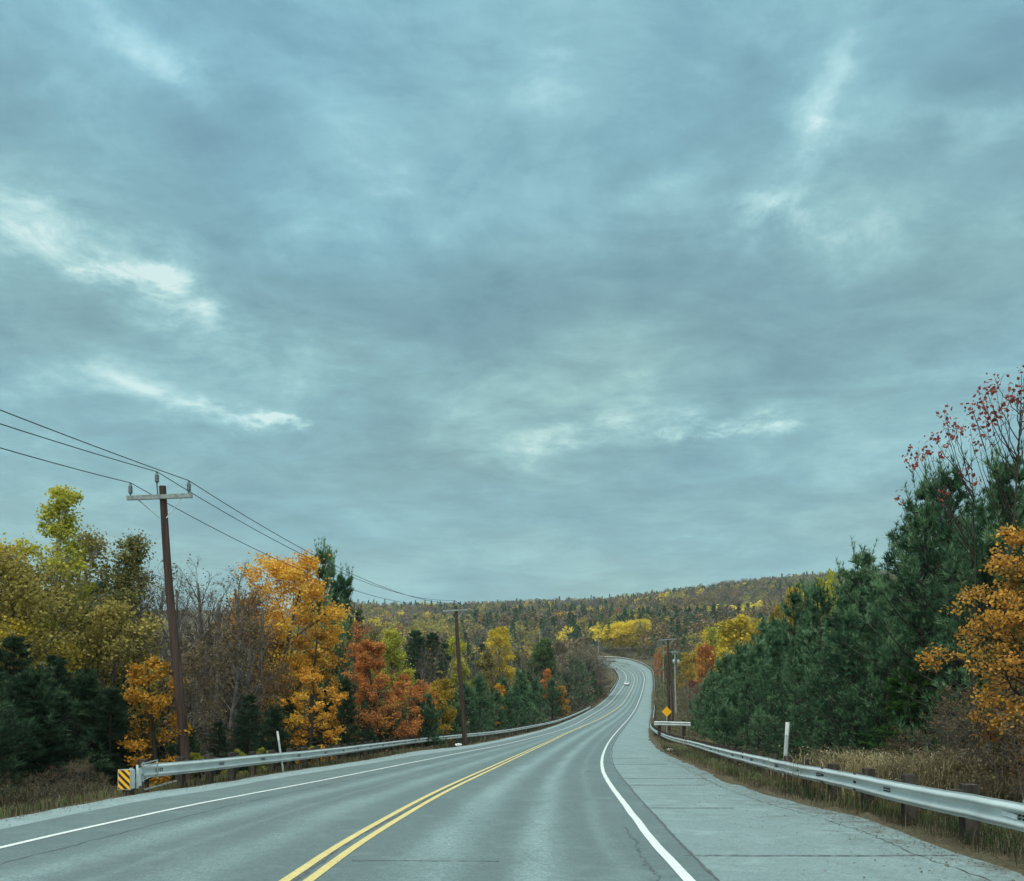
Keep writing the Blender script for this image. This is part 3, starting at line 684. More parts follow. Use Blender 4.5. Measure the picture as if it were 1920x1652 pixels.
for i, (xa, ya, nm) in enumerate([(-640, 655, 'lowest left wire on the pole line, hanging from the outer left insulators'),
                                  (-640, 530, 'middle wire on the pole line, hanging from the insulators beside the pole tops'),
                                  (-640, 500, 'right hand wire on the pole line, hanging from the insulators on the road side')]):
    a = ((xa-960)/F*11.0, 11.0, 0); slope = {0: 829, 1: 784, 2: 758}[i]
    # run back towards the viewer along the line that crosses the photo's left edge
    tp = np.array(t1[i]); ed = np.array(far_of(None, 0, slope, 17.5)); d = (ed-tp); far = tp+d*2.4
    wire(None, None, [.12, 1.05], nm, .012, pts=[far, tp, np.array(t2[i])])
for i in range(3):
    wire(t2[i], (at(1012, 330)[0], 330, t4[i][2]), 2.5, ('left', 'middle', 'right')[i]+' far wire spanning from the second left pole across the wooded slope', .02)
    wire(None, None, [3, 3], ('left', 'middle', 'right')[i]+' thin wire crossing the wooded slope towards the small far pole', .03, pts=[t4[i], t5[i], tuple(np.array(tD[i]))])
    wire(tA[i], tB[i], .3, ('left', 'middle', 'right')[i]+' wire between the first two poles of the right cluster', .016)
    wire(tB[i], tC[i], .4, ('left', 'middle', 'right')[i]+' wire between the dark leaning pole and the transformer pole', .018)
for dx, nm in ((0, 'left'), (7, 'right')):
    wire((tA[2][0]-.3, 100, tA[2][2]-1.2), at(1306+dx*3, 92), 0, nm+' guy wire slanting from the tallest right pole down into the bank', .014, name='guy_wire')

# ---------------------------------------------------------------- sign, marker posts, litter, car
def diamond_sign():
    Yd = 88.; X = (1250-960)/F*Yd; z0 = Tf(X, Yd); zc = zat(1334.5, Yd)
    root = empty('diamond_sign', (X, Yd, z0), .08, 'plain yellow diamond warning sign at the foot of the dark poles', 'road sign')
    s = .38; h = zc-z0
    mb = MB(); V = [(0, -.05, h-s*1.41), (s*1.41, -.05, h), (0, -.05, h+s*1.41), (-s*1.41, -.05, h)]
    mb.add(V+[(x, -.044, z) for x, y, z in V], [(0, 1, 2, 3), (7, 6, 5, 4), (0, 4, 5, 1), (1, 5, 6, 2), (2, 6, 7, 3), (3, 7, 4, 0)]); mb.obj('sign_face', M['signyellow'], root)
    mb = MB(); mb.box((0, 0, (h+.4)/2-.3), (.07, .07, h+.9)); mb.obj('post', M['iron'], root)
diamond_sign()
def marker(x, Yd, ytop, leanpx, label, w=.1):
    X, Y, z = at(x, Yd); H = zat(ytop, Yd)-z; L = leanpx/F*Yd/H
    root = empty('marker_post', (X, Y, z), 0, label, 'marker post')
    def slab(z0, z1, mat, nm):
        mb = MB(); w2 = w/2; V = []
        for zz in (z0, z1):
            for a, b in ((-w2, 0), (-w2*.5, -.025), (w2*.5, -.025), (w2, 0), (w2*.5, .012), (-w2*.5, .012)): V.append((a+L*zz, b, zz))
        k = 6; mb.add(V, [(i, (i+1) % k, (i+1) % k+k, i+k) for i in range(k)]); mb.add(V[k:], [tuple(range(k))]); mb.obj(nm, M[mat], root)
    slab(-.3, H*.78, 'greytape', 'stake'); slab(H*.78+.001, H, 'white', 'reflective_band')
marker(1470, 24.5, 1354, 7, 'white topped marker post behind the right guardrail', .12)
marker(531, 28.5, 1371, -11, 'thin grey marker post leaning behind the left guardrail', .07)
def bag(x, y, s, label, dz=0):
    Yd = float(solveY(y)); X = (x-960)/F*Yd; r = np.random.default_rng(int(x)); n, m = 10, 14; V = []
    for i in range(n+1):
        th = PI*i/n
        for j in range(m):
            ph = 2*PI*j/m; rr_ = s*(1+.35*r.normal()*math.sin(th)*.6); V.append((rr_*1.25*math.sin(th)*math.cos(ph), rr_*.8*math.sin(th)*math.sin(ph), s*.55+rr_*.62*math.cos(th)))
    mb = MB(); mb.add(V, [(i*m+j, i*m+(j+1) % m, (i+1)*m+(j+1) % m, (i+1)*m+j) for i in range(n) for j in range(m)])
    ear = [(s*1.0, 0, s*.7), (s*1.7, .05*s, s*.5), (s*1.3, .3*s, s*1.1)]; mb.add(ear, [(0, 1, 2)])
    o = mb.obj('litter_bag', M['bagwhite'], loc=(X, Yd, float(g(Yd)))); tag(o, label, 'litter')
bag(859, 1399, .17, 'white crumpled litter at the foot of the left guardrail')
bag(1255, 1408, .13, 'white scrap of litter on the edge of the right shoulder')
def car():
    Yd = float(solveY(1285.)); X = (1175-960)/F*Yd; z = float(g(Yd))+.014
    tY = Yd; dx = (float(ex('ye', tY+2))-float(ex('ye', tY-2)))/4; rz = -math.atan(dx)
    root = empty('car', (X, Yd, z), rz, 'small white car far off in the left lane, coming round the bend', 'car')
    # side profile along y (front towards the viewer, -y)
    prof = [(-2.2, .35), (-2.25, .62), (-2.1, .82), (-1.2, .95), (1.55, 1.0), (2.2, .92), (2.25, .5), (2.2, .35)]
    def loft(prof, hw0, hw1, nm, mat):
        mb = MB(); n = len(prof); zs = [p[1] for p in prof]; lo, hi = min(zs), max(zs)
        def hw(zz): return hw0+(hw1-hw0)*(zz-lo)/(hi-lo)
        V = [(-hw(b), a, b) for a, b in prof]+[(hw(b), a, b) for a, b in prof]
        mb.add(V, [(i, (i+1) % n, (i+1) % n+n, i+n) for i in range(n)]); mb.add(V[:n], [tuple(range(n))[::-1]]); mb.add(V[n:], [tuple(range(n))])
        o = mb.obj(nm, M[mat], root); bv = o.modifiers.new('b', 'BEVEL'); bv.width = .05; bv.segments = 2; return o
    loft(prof, .9, .86, 'body', 'paint_white')
    loft([(-1.15, .93), (-.45, 1.42), (.9, 1.45), (1.7, .97)], .80, .62, 'cabin', 'paint_white')
    mb = MB(); mb.add([(-.70, -1.16, .98), (.70, -1.16, .98), (.58, -.53, 1.40), (-.58, -.53, 1.40)], [(0, 1, 2, 3)]); mb.obj('windscreen', M['glass'], root)
    for sx in (-1, 1):
        mb = MB(); mb.add([(sx*.815, -.95, 1.0), (sx*.815, 1.45, 1.0), (sx*.66, .85, 1.40), (sx*.66, -.4, 1.38)], [(0, 1, 2, 3)]); mb.obj('side_window', M['glass'], root)
        for sy in (-1.4, 1.35):
            mb = MB(); R = [( .0, -.11), (.33, -.11), (.33, .11), (.0, .11)]; k = 14; a = np.arange(k)*2*PI/k
            V = [(sx*.82+h, sy+r*math.cos(t), .33+r*math.sin(t)) for r, h in R for t in a]; mb.add(V, [(q*k+i, q*k+(i+1) % k, (q+1)*k+(i+1) % k, (q+1)*k+i) for q in range(3) for i in range(k)]); mb.obj('wheel', M['rubber'], root)
        mb = MB(); mb.box((sx*.66, -2.2, .70), (.34, .14, .15)); mb.obj('headlight', M['lamp'], root)
    mb = MB(); mb.box((0, -2.24, .55), (.8, .04, .14)); mb.obj('grille', M['signblack'], root)
car()

def haze():
    mb = MB(); mb.box((300, 1900, 130), (5200, 4700, 380)); o = mb.obj('haze', None)
    m, N, out = new_mat('haze'); o.data.materials.clear(); o.data.materials.append(m)
    v = N.n('ShaderNodeVolumePrincipled'); v.inputs['Color'].default_value = (.80, .93, .96, 1); v.inputs['Density'].default_value = .00009
    N.l(v.outputs[0], out.inputs['Volume']); tag(o, 'thin damp air over the valley', 'haze', kind='stuff')
scn.cycles.volume_bounces = 1
if HAZE: haze()
# ---------------------------------------------------------------- plants
def ortho(D, r):
    a = r.normal(size=D.shape); a -= (a*D).sum(1, keepdims=True)*D; return unit(a)
def grow(mb, r, P, D, L, rad, jit, trop, steps=5, k=4):
    """grows curved tapering branches; returns node positions (N,steps+1,3) and directions"""
    P, D, L, rad = (np.array(a, float) for a in (P, D, L, rad)); n = len(P); nodes = [P]; dirs = [D]
    for s in range(steps):
        D = unit(D+r.normal(0, jit, (n, 3))+np.array([0, 0, trop]))
        Q = P+D*(L/steps)[:, None]
        segs(mb, P, Q, rad*(1-s/steps*.75), rad*(1-(s+1)/steps*.75), k); P = Q; nodes.append(P); dirs.append(D)
    return np.stack(nodes, 1), np.stack(dirs, 1)
def children(r, nodes, dirs, L, rad, nc, f0, f1, ang, lr, flat=0):
    n, s1, _ = nodes.shape; par = np.repeat(np.arange(n), nc); fr = r.uniform(f0, f1, len(par))
    x = fr*(s1-1); i = np.minimum(x.astype(int), s1-2); u = (x-i)[:, None]
    P = nodes[par, i]*(1-u)+nodes[par, i+1]*u; D = dirs[par, i+1]
    side = ortho(D, r)
    if flat: side[:, 2] *= (1-flat); side = unit(side)
    a = r.normal(ang, .18, len(par))[:, None]
    D2 = unit(D*np.cos(a)+side*np.sin(a))
    return P, D2, L[par]*lr*(1.15-.6*fr)*r.uniform(.7, 1.2, len(par)), rad[par]*.5*(1.1-.5*fr), par
def leaves(mb, r, C, size, up=.5, tone=None, shape='leaf'):
    n = len(C); Nn = unit(r.normal(size=(n, 3))+np.array([0, 0, up])); U = ortho(Nn, r); W = np.cross(Nn, U)
    s = (size*r.uniform(.65, 1.35, n))[:, None]
    fold = Nn*s*.12
    V = np.stack([C-U*s*.5, C-W*s*.36+fold, C+U*s*.5, C+W*s*.36+fold], 1)
    mb.add(V.reshape(-1, 3), np.arange(4*n).reshape(-1, 4), tone=tone)
def needles(mb, r, C, D, per, ln, wd, spread=.9, tone=None):
    n = len(C)*per; P = np.repeat(C, per, 0); Dd = unit(np.repeat(D, per, 0)+r.normal(0, spread, (n, 3))); S = ortho(Dd, r)
    l = (ln*r.uniform(.7, 1.2, n))[:, None]
    V = np.stack([P-S*wd/2, P+S*wd/2, P+Dd*l], 1); mb.add(V.reshape(-1, 3), np.arange(3*n).reshape(-1, 3), tone=np.repeat(tone, per) if tone is not None else None)
def decid(seed, H, R, base=.25, n1=16, n2=5, n3=5, lpt=8, lsz=.12, shape='oval', up0=.2, up1=1.1, trunk=None, stems=1, sparse=0, jit=.12, clus=.22, leafy=True, tip_only=False, flat=0):
    """returns meshes-builders (wood, crown)"""
    lsz *= .86; lpt = int(round(lpt*1.3)) if lpt > 3 else lpt
    r = np.random.default_rng(seed); wood, crown = MB(), MB(); r0 = trunk or .014*H+.02
    P0 = np.stack([r.normal(0, .1*(stems > 1), stems), r.normal(0, .1*(stems > 1), stems), np.full(stems, -.3)], 1)
    D0 = unit(np.array([[0, 0, 1.]])+r.normal(0, .02+.13*(stems > 1), (stems, 3))*[1, 1, 0])
    nd, dr = grow(wood, r, P0, D0, np.full(stems, H*.93), np.full(stems, r0), .05, .06, 12, 7)
    P, D, L, rad, par = [], [], [], [], []
    for i in range(n1*stems):
        t = base+(1-base)*((i//stems+r.random())/n1)*.97; k = i % stems
        x = t*12*.995; a = int(min(x, 11)); u = x-a; p = nd[k, a]*(1-u)+nd[k, a+1]*u
        tt = (t-base)/(1-base)
        pr = {'oval': math.sin(PI*min(max(.12+.86*tt, 0), 1))**.6, 'cone': (1-tt)**.75+.08, 'vase': .35+.65*tt**.7*(1 if tt < .8 else (1-tt)/.2*.7+.3), 'round': math.sqrt(max(0, 1-(2*tt*.95-.9)**2))+.1}[shape]
        ph = i*2.399+r.normal(0, .4); e = up0+(up1-up0)*tt+r.normal(0, .12)
        P.append(p); D.append((math.cos(ph)*math.cos(e), math.sin(ph)*math.cos(e), math.sin(e)))
        L.append(max(.3, R*pr*r.uniform(.8, 1.15))); rad.append(max(.008, r0*(1-t*.85)*.55))
    P, D, L, rad = map(np.array, (P, D, L, rad))
    n_1, d_1 = grow(wood, r, P, D, L, rad, jit, .05, 6, 5)
    P2, D2, L2, r2, _ = children(r, n_1, d_1, L, rad, n2, .25, 1, .75, .5, flat); r2 = np.maximum(r2, .006)
    n_2, d_2 = grow(wood, r, P2, D2, L2, r2, jit*1.3, .04, 4, 4)
    P3, D3, L3, r3, par3 = children(r, n_2, d_2, L2, r2, n3, .25, 1, .7, .55, flat); r3 = np.maximum(r3, .0045)
    n_3, d_3 = grow(wood, r, P3, D3, L3, r3, jit*1.5, .03, 3, 3)
    if leafy:
        C = n_3[:, 1:].reshape(-1, 3); tw = np.repeat(r.normal(.5, .13, len(n_2))[par3], 3)
        if tip_only: sel = C[:, 2] > np.quantile(C[:, 2], tip_only); C, tw = C[sel], tw[sel]
        if sparse: k = r.random(len(C)) > sparse; C, tw = C[k], tw[k]
        if len(C):
            Cc = np.repeat(C, lpt, 0); Cc = Cc+r.normal(0, clus, Cc.shape)*[1, 1, .7]
            leaves(crown, r, Cc, lsz, .5, np.repeat(tw, lpt)+r.normal(0, .16, len(Cc)))
    return wood, crown
def pine(seed, H, R, kind='pine', sp=.55, per=9, ln=.17, wd=.016, base=.04, n2=9, bare_low=0, n3=3):
    r = np.random.default_rng(seed); wood, crown = MB(), MB(); r0 = .012*H+.025
    nd, dr = grow(wood, r, [[0, 0, -.3]], [[0, 0, 1.]], [H*.97+.3], [r0], .03, .08, 14, 7)
    P, D, L, rad = [], [], [], []
    zs = np.arange(base*H+.2, H*.985, sp)
    for j, z in enumerate(zs):
        t = z/H; x = min((z+.3)/(H*.97+.3), .999)*14; a = int(min(x, 13)); u = x-a; p = nd[0, a]*(1-u)+nd[0, a+1]*u
        nb = 5 if kind == 'pine' else 6
        for q in range(nb):
            ph = (q+r.random()*.5)*2*PI/nb+j*1.1
            ll = R*((1-t)**.7*.95+.06)*r.uniform(.55, 1.25)
            if t < .3: ll *= .75+.25*t/.3
            e = (.18+.75*t**1.5 if kind == 'pine' else -.15+.6*t**1.5)+r.normal(0, .09)
            P.append(p); D.append((math.cos(ph)*math.cos(e), math.sin(ph)*math.cos(e), math.sin(e))); L.append(ll); rad.append(.012+.012*ll)
    P, D, L, rad = map(np.array, (P, D, L, rad))
    trop = .09 if kind == 'pine' else .02
    n_1, d_1 = grow(wood, r, P, D, L, rad, .05, trop, 6, 4)
    P2, D2, L2, r2, par = children(r, n_1, d_1, L, rad, n2, .15, 1, .75, .36, .75); L2 = np.maximum(L2, .12)
    n_2, d_2 = grow(wood, r, P2, D2, L2, np.maximum(r2*.6, .004), .08, trop, 3, 3)
    tb = r.normal(.42, .20, len(P)); tt2 = tb[par]
    if kind == 'pine':
        P3, D3, L3, r3, par3 = children(r, n_2, d_2, L2, r2, n3, .3, 1, .6, .5, .3); L3 = np.maximum(L3, .08)
        C = np.concatenate([n_2[:, 1:].reshape(-1, 3), n_1[:, 3:].reshape(-1, 3), P3+D3*L3[:, None], P3+D3*L3[:, None]*.5])
        Dv = np.concatenate([d_2[:, 1:].reshape(-1, 3), d_1[:, 3:].reshape(-1, 3), D3, D3])
        tn = np.concatenate([np.repeat(tt2, 3), np.repeat(tb, 4), tt2[par3]+.22, tt2[par3]+.05])     # fresh tips are paler
        # upright shoots at the branch tips
        tips = n_1[:, -1]; P4 = np.repeat(tips, 2, 0)+r.normal(0, .08, (len(tips)*2, 3)); up4 = unit(np.tile([[0, 0, 1.]], (len(P4), 1))+r.normal(0, .18, (len(P4), 3)))
        L4 = r.uniform(.2, .55, len(P4))*H/7; segs(wood, P4, P4+up4*L4[:, None], .008, .005, 3)
        for q in (.35, .65, 1.0): C = np.vstack([C, P4+up4*(L4*q)[:, None]]); Dv = np.vstack([Dv, up4]); tn = np.append(tn, np.repeat(tb, 2)+.08)
        lead = nd[:, 9:].reshape(-1, 3); C = np.vstack([C, lead]); Dv = np.vstack([Dv, np.tile([[0, 0, 1.]], (len(lead), 1))]); tn = np.append(tn, np.full(len(lead), .5))
        Dv = unit(Dv+[0, 0, .45]); needles(crown, r, C, Dv, per, ln, wd, .38, tn+r.normal(0, .14, len(tn)))
    else:
        C = np.concatenate([n_2.reshape(-1, 3), n_1[:, 1:].reshape(-1, 3)]); Dv = np.concatenate([d_2.reshape(-1, 3), d_1[:, 1:].reshape(-1, 3)])
        tn = np.concatenate([np.repeat(tt2, 4), np.repeat(tb, 6)])
        needles(crown, r, C, Dv, per, ln, wd, .75, tn+r.normal(0, .12, len(tn)))
    return wood, crown
protos = {}
def proto(key, H, wc, wmat='bark', cmat='pine'):
    w, c = wc; protos[key] = (H, w.mesh(key+' wood', M[wmat], True), c.mesh(key+' crown', M[cmat]) if c.v else None)
# shared kinds
for s in range(3): proto('pine%d' % s, 7., pine(20+s, 7, 2.5, per=8, sp=.62, n2=7, n3=2, wd=.02, ln=.16), 'darkbark', 'pine')
for s in range(2): proto('pinemid%d' % s, 7., pine(30+s, 7, 2.6, per=6, sp=.55, n2=8, ln=.26, wd=.035, n3=2), 'darkbark', 'pine')
proto('pinetall0', 12., pine(35, 12, 3.4, per=8, sp=.8, n2=9, ln=.28, wd=.03, base=.25, n3=3), 'darkbark', 'pine')
for s in range(3): proto('spruce%d' % s, 9., pine(40+s, 9, 2.5, 'spruce', sp=.36, per=6, ln=.16, wd=.03, n2=11), 'darkbark', 'spruce')
for s in range(3): proto('leafy%d' % s, 10., decid(50+s, 10, 3.0, .2, 18, 5, 5, 7, .15), 'bark', 'olive')
for s in range(2): proto('loose%d' % s, 10., decid(56+s, 10, 2.4, .15, 18, 5, 5, 3, .13, clus=.16, sparse=.2), 'bark', 'olivegold')
for s in range(2): proto('sapling%d' % s, 5., decid(60+s, 5, 1.3, .12, 15, 4, 4, 5, .11, clus=.13, shape='oval', flat=.4, up0=.1, up1=.8), 'darkbark', 'amber')
for s in range(4): proto('bare%d' % s, 10., decid(70+s, 10, 2.3, .15, 17, 6, 6, 1, .10, 'vase', .5, 1.25, stems=2 if s % 2 else 1, sparse=.80, jit=.09, clus=.08), 'twig', 'brown')
for s in range(2): proto('brush%d' % s, 4., decid(80+s, 4, 1.7, .05, 9, 6, 6, 1, .09, 'vase', .3, 1.2, stems=3, sparse=.55, jit=.14, clus=.08, trunk=.03), 'twig', 'brown')
for s in range(3): proto('mid%d' % s, 12., decid(90+s, 12, 4.2, .2, 16, 5, 4, 5, .42, clus=.35), 'bark', 'gold')
for s in range(2): proto('midbare%d' % s, 12., decid(95+s, 12, 3.6, .2, 16, 5, 4, 2, .28, 'vase', .5, 1.2, clus=.35, sparse=.1, trunk=.14), 'twig', 'grey')

CNT = {}
def plant(key, x, Yd, ytop, mat=None, label=None, wmat=None, group=None, wide=1., cat='tree', name=None, rz=None, lean=0, X=None, hgt=None, mar=2.4, m=None):
    H, wm, cm = protos[key]
    Yd = behind(x, m) if m else clear_of_road(x, Yd, mar); X = (x-960)/F*Yd if X is None else X; z = Tf(X, Yd)
    h = (zat(ytop, Yd)-z) if hgt is None else hgt; s = max(h/H, .05)
    nm = name or {'pine': 'pine_tree', 'spru': 'spruce_tree', 'bare': 'bare_tree', 'brus': 'bush', 'sapl': 'sapling'}.get(key[:4], 'deciduous_tree')
    r = np.random.default_rng(int(abs(X*100)+Yd*10)); e = empty(nm, (X, Yd, z-.05), r.uniform(0, 6.28) if rz is None else rz, label, cat, group)
    e.scale = (s*wide, s*wide, s); e.rotation_euler[0] = lean*math.sin(-e.rotation_euler[2]); 
    o = bpy.data.objects.new('trunk', wm); link(o); o.parent = e
    if wmat: o.material_slots[0].link = 'OBJECT'; o.material_slots[0].material = M[wmat]
    if cm:
        c = bpy.data.objects.new('crown', cm); link(c); c.parent = e
        if mat: c.material_slots[0].link = 'OBJECT'; c.material_slots[0].material = M[mat]
    return e
def hero(seed, x, Yd, ytop, mat, label, Rpx, wmat='bark', m=None, **kw):
    """a tree of its own, built to the size it has in the photo"""
    Yd = behind(x, m) if m else clear_of_road(x, Yd, 3.0 if Yd > 25 else 1.6); X = (x-960)/F*Yd; z = Tf(X, Yd); H = zat(ytop, Yd)-z; R = Rpx/F*Yd
    w, c = decid(seed, H, R, **kw); nm = kw.get('nm', 'deciduous_tree')
    e = empty('maple_tree' if 'maple' in label else 'deciduous_tree', (X, Yd, z-.05), 0, label, 'tree')
    w.obj('trunk', M[wmat], e, True); c.obj('crown', M[mat], e); return e

# --- left side, from the near end
hero(101, 46, 31, 838, 'ygreen', 'tall yellow green tree at the far left, its tip highest on that side', 125, 'birch', base=.25, shape='cone', n1=34, lpt=5, lsz=.14, clus=.16, sparse=.3)
hero(102, -5, 27, 950, 'yellow', 'bright yellow green tree cut by the left edge of the view', 130, base=.2, n1=24, lpt=8, lsz=.14, sparse=.35)
hero(103, 100, 27.5, 1010, 'olivegold', 'broad olive gold tree under the tall yellow tipped one', 150, base=.2, n1=28, lpt=8, lsz=.13, clus=.26, sparse=.35)
hero(104, 185, 31, 925, 'olive', 'tall olive green tree with a ragged top, second tall crown from the left', 115, base=.15, n1=40, lpt=4, lsz=.12, clus=.2, shape='cone', up0=.35, up1=1.2, sparse=.25)
hero(145, 205, 33, 965, 'olivegold', 'thin leaved olive tree close behind the ragged topped one', 100, 'birch', base=.2, n1=26, lpt=5, lsz=.13, clus=.24, shape='oval', up0=.4, sparse=.3)
hero(105, 285, 33, 1010, 'hazel', 'slender pale stemmed birch with thin brown leaves just left of the near pole', 60, 'birch', base=.2, n1=18, lpt=3, lsz=.10, clus=.14)
hero(106, 228, 29, 1105, 'olivegold', 'brownish gold tree between the ragged olive tree and the near pole', 100, base=.2, n1=18, lpt=7, lsz=.13, clus=.22, sparse=.3)
hero(107, 290, 25.5, 1195, 'amber', 'small orange leaved sapling in front of the dark spruces by the near pole', 62, 'darkbark', base=.12, n1=22, n2=4, n3=4, lpt=6, lsz=.11, flat=.5, up0=.05, up1=.7, clus=.10, jit=.1, sparse=.5)
for i, (x, Yd, yt, lb) in enumerate([(15, 25, 1190, 'dark spruce at the far left edge below the yellow tree'), (112, 24, 1225, 'dark spruce behind the brown weeds'),
        (205, 25.5, 1285, 'dark spruce standing behind the striped end marker'), (-70, 23, 1140, 'dark spruce cut off by the left edge'), (262, 28, 1335, 'low dark spruce just left of the near pole foot'),
        (160, 27.5, 1250, 'dark spruce set back between two others at the left')]):
    plant('spruce%d' % (i % 3), x, Yd, yt, None, lb, wide=1.05)
for i in range(11):
    plant('spruce%d' % (i*2 % 3) if i % 3 else 'pinemid%d' % (i % 2), -60+i*33+(i*17 % 13), 27, 1265+(i*41 % 60), 'spruce', 'dark evergreen packed among the others below the yellow trees at the left', group='packed dark evergreens below the yellow trees', wide=1.5, m=4.5+(i*7 % 4)*.8)
GB = 'bare trees in the thicket behind the left guardrail'; LB = 'bare grey brown tree in the thicket between the near pole and the big orange maple'
bl = [(345, 31, 1060), (372, 34, 1085), (392, 30, 1110), (415, 33, 1042), (440, 36, 1055), (455, 32, 1090), (470, 34, 1100), (360, 37, 1110), (430, 29, 1150), (490, 33, 1140), (330, 29, 1100), (405, 38, 1080)]
for i, (x, Yd, yt) in enumerate(bl): plant('bare%d' % (i % 4), x, Yd, yt, 'brown', LB, group=GB, wide=1.15, m=4.5+(i*13 % 7))
for i, (x, Yd, yt, mt) in enumerate([(350, 30, 1180, 'hazel'), (395, 32, 1160, 'brown'), (440, 31, 1175, 'hazel'), (480, 30, 1200, 'brown'), (420, 35, 1130, 'hazel'), (510, 31, 1230, 'brown'), (325, 28, 1210, 'brown'), (460, 28, 1260, 'brown'), (385, 28, 1290, 'hazel')]):
    plant('loose%d' % (i % 2), x, Yd, yt, mt, 'thinly leaved brown tree filling the thicket right of the near pole', group='brown leaved trees right of the near pole', wmat='twig', m=4+(i*11 % 6))
hero(110, 524, 41, 1062, 'orange', 'big rounded orange and gold maple, largest orange crown on the left', 118, base=.3, n1=24, lpt=9, lsz=.19, clus=.26, shape='round', m=7, sparse=.3)
hero(111, 470, 43, 1085, 'amber', 'paler amber tree close against the left of the big orange maple', 70, base=.35, n1=14, lpt=5, lsz=.17, m=9)
hero(112, 578, 34, 1150, 'amber', 'slim golden tree drooping below the big orange maple', 62, 'darkbark', base=.2, n1=20, n2=4, n3=4, lpt=6, lsz=.14, flat=.5, up0=.0, up1=.7, clus=.12, sparse=.2, m=4.2)
hero(113, 575, 31, 1225, 'orange', 'low reddish orange maple sapling with layered branches above the left rail', 58, 'darkbark', base=.1, n1=18, n2=4, n3=4, lpt=6, lsz=.13, flat=.6, up0=.0, up1=.6, clus=.09, sparse=.35, m=2.8)
plant('pinetall0', 615, 50, 1034, 'pine', 'tall grey green pine standing above the orange maple', wide=.85, m=12)
plant('pinetall0', 640, 54, 1080, 'pine', 'shorter pine leaning out right of the tall grey green pine', wide=.8, rz=2, m=14)
hero(114, 688, 43, 1150, 'rust', 'thin dull orange tree behind the rust orange maple', 60, base=.2, n1=18, lpt=3, lsz=.16, clus=.2, sparse=.4, m=7.5)
hero(115, 718, 38, 1178, 'rust', 'rust orange maple tapering down to the left guardrail', 92, base=.08, n1=34, n2=5, n3=4, lpt=8, lsz=.15, flat=.5, up0=-.05, up1=.7, clus=.15, shape='cone', m=4.2, sparse=.2)
hero(116, 768, 40, 1250, 'rust', 'low rust orange tree spreading right of the tapering rust maple', 52, base=.1, n1=16, n2=4, n3=4, lpt=7, lsz=.14, flat=.5, up0=0, up1=.7, clus=.14, m=4.8)
hero(117, 750, 56, 1163, 'ygreen', 'yellow green tree right behind the rust orange maple', 42, base=.2, n1=18, lpt=8, lsz=.22, clus=.28, m=11)
hero(118, 826, 58, 1262, 'gold', 'small golden tree just left of the second pole', 30, base=.2, n1=14, lpt=6, lsz=.19, clus=.2, flat=.5, m=4.5)
for i, (x, Yd, yt) in enumerate([(350, 24, 1360), (405, 26, 1350), (455, 27, 1345), (500, 29, 1330), (545, 31, 1310), (610, 33, 1290), (650, 36, 1275), (690, 37, 1300), (585, 30, 1370), (640, 32, 1375), (735, 42, 1330), (470, 33, 1300), (780, 46, 1310)]):
    plant('spruce%d' % (i % 3) if i % 3 else 'pinemid%d' % (i % 2), x, Yd, yt, 'spruce', 'low dark evergreen in the row just behind the left guardrail', group='low dark evergreens behind the left guardrail', wide=1.2, m=3+(i*37 % 20)/10)
for i, (x, Yd, yt, mt, lb) in enumerate([(800, 56, 1305, 0, 'leftmost'), (848, 60, 1300, 0, 0), (895, 66, 1270, 0, 0), (925, 62, 1300, 0, 0), (965, 68, 1288, 0, 0), (1000, 74, 1278, 0, 0), (1035, 84, 1275, 0, 0), (875, 75, 1285, 0, 0), (945, 80, 1275, 0, 0), (1062, 98, 1262, 0, 0), (1085, 112, 1240, 0, 0), (1100, 135, 1243, 0, 0), (830, 66, 1330, 0, 0), (985, 90, 1262, 0, 0), (1073, 130, 1232, 0, 0), (760, 50, 1330, 0, 0)]):
    plant('pinemid%d' % (i % 2), x, Yd, yt, 'pine', 'bushy green pine in the row behind the left guardrail near the second pole', group='bushy pines by the second pole', wide=1.15, m=3.2+(i*31 % 40)/10)
for i, (x, Yd, yt) in enumerate([(785, 84, 1192), (815, 88, 1185), (775, 95, 1180), (840, 92, 1205)]):
    plant('spruce%d' % (i % 3), x, Yd, yt, 'spruce', 'tall dark conifer in the group left of the second pole', group='dark conifers left of the second pole', wide=.9, m=17+i)
for i, (x, Yd, yt) in enumerate([(800, 74, 1215), (822, 78, 1208), (790, 68, 1235), (930, 95, 1225), (980, 92, 1225), (965, 85, 1245), (1000, 100, 1235), (1020, 105, 1240), (915, 82, 1240), (1045, 115, 1235), (885, 84, 1230), (950, 130, 1195), (930, 120, 1205)]):
    plant('bare%d' % (i % 4), x, Yd, yt, 'brown', 'bare greyish tree in the hollow left of the road beyond the rail', group='bare trees in the hollow', wide=1.3, m=9+(i*17 % 30)/3)
hero(120, 862, 92, 1180, 'ygreen', 'yellow green tree directly behind the second pole', 26, base=.2, n1=15, lpt=7, lsz=.32, clus=.35, m=16)
hero(121, 910, 105, 1180, 'yellow', 'orange yellow crown just right of the second pole', 34, base=.4, n1=18, lpt=9, lsz=.36, clus=.45, shape='round', m=18)
hero(122, 952, 100, 1213, 'yellow', 'clear yellow tree right of the orange yellow crown', 24, base=.2, n1=16, lpt=7, lsz=.3, clus=.35, shape='oval', m=14)
hero(123, 915, 88, 1215, 'olivegold', 'olive gold tree beneath the orange yellow crown', 34, base=.15, n1=16, lpt=6, lsz=.28, clus=.35, m=12)
hero(124, 1012, 165, 1196, 'green', 'rounded mid green tree in the hollow left of the road', 32, base=.1, n1=30, lpt=9, lsz=.5, clus=.55, shape='oval', m=16)
hero(125, 1037, 118, 1243, 'rust', 'slender salmon red tree beside dark evergreens before the bend', 12, base=.15, n1=14, lpt=4, lsz=.28, clus=.28, sparse=.3, m=6)
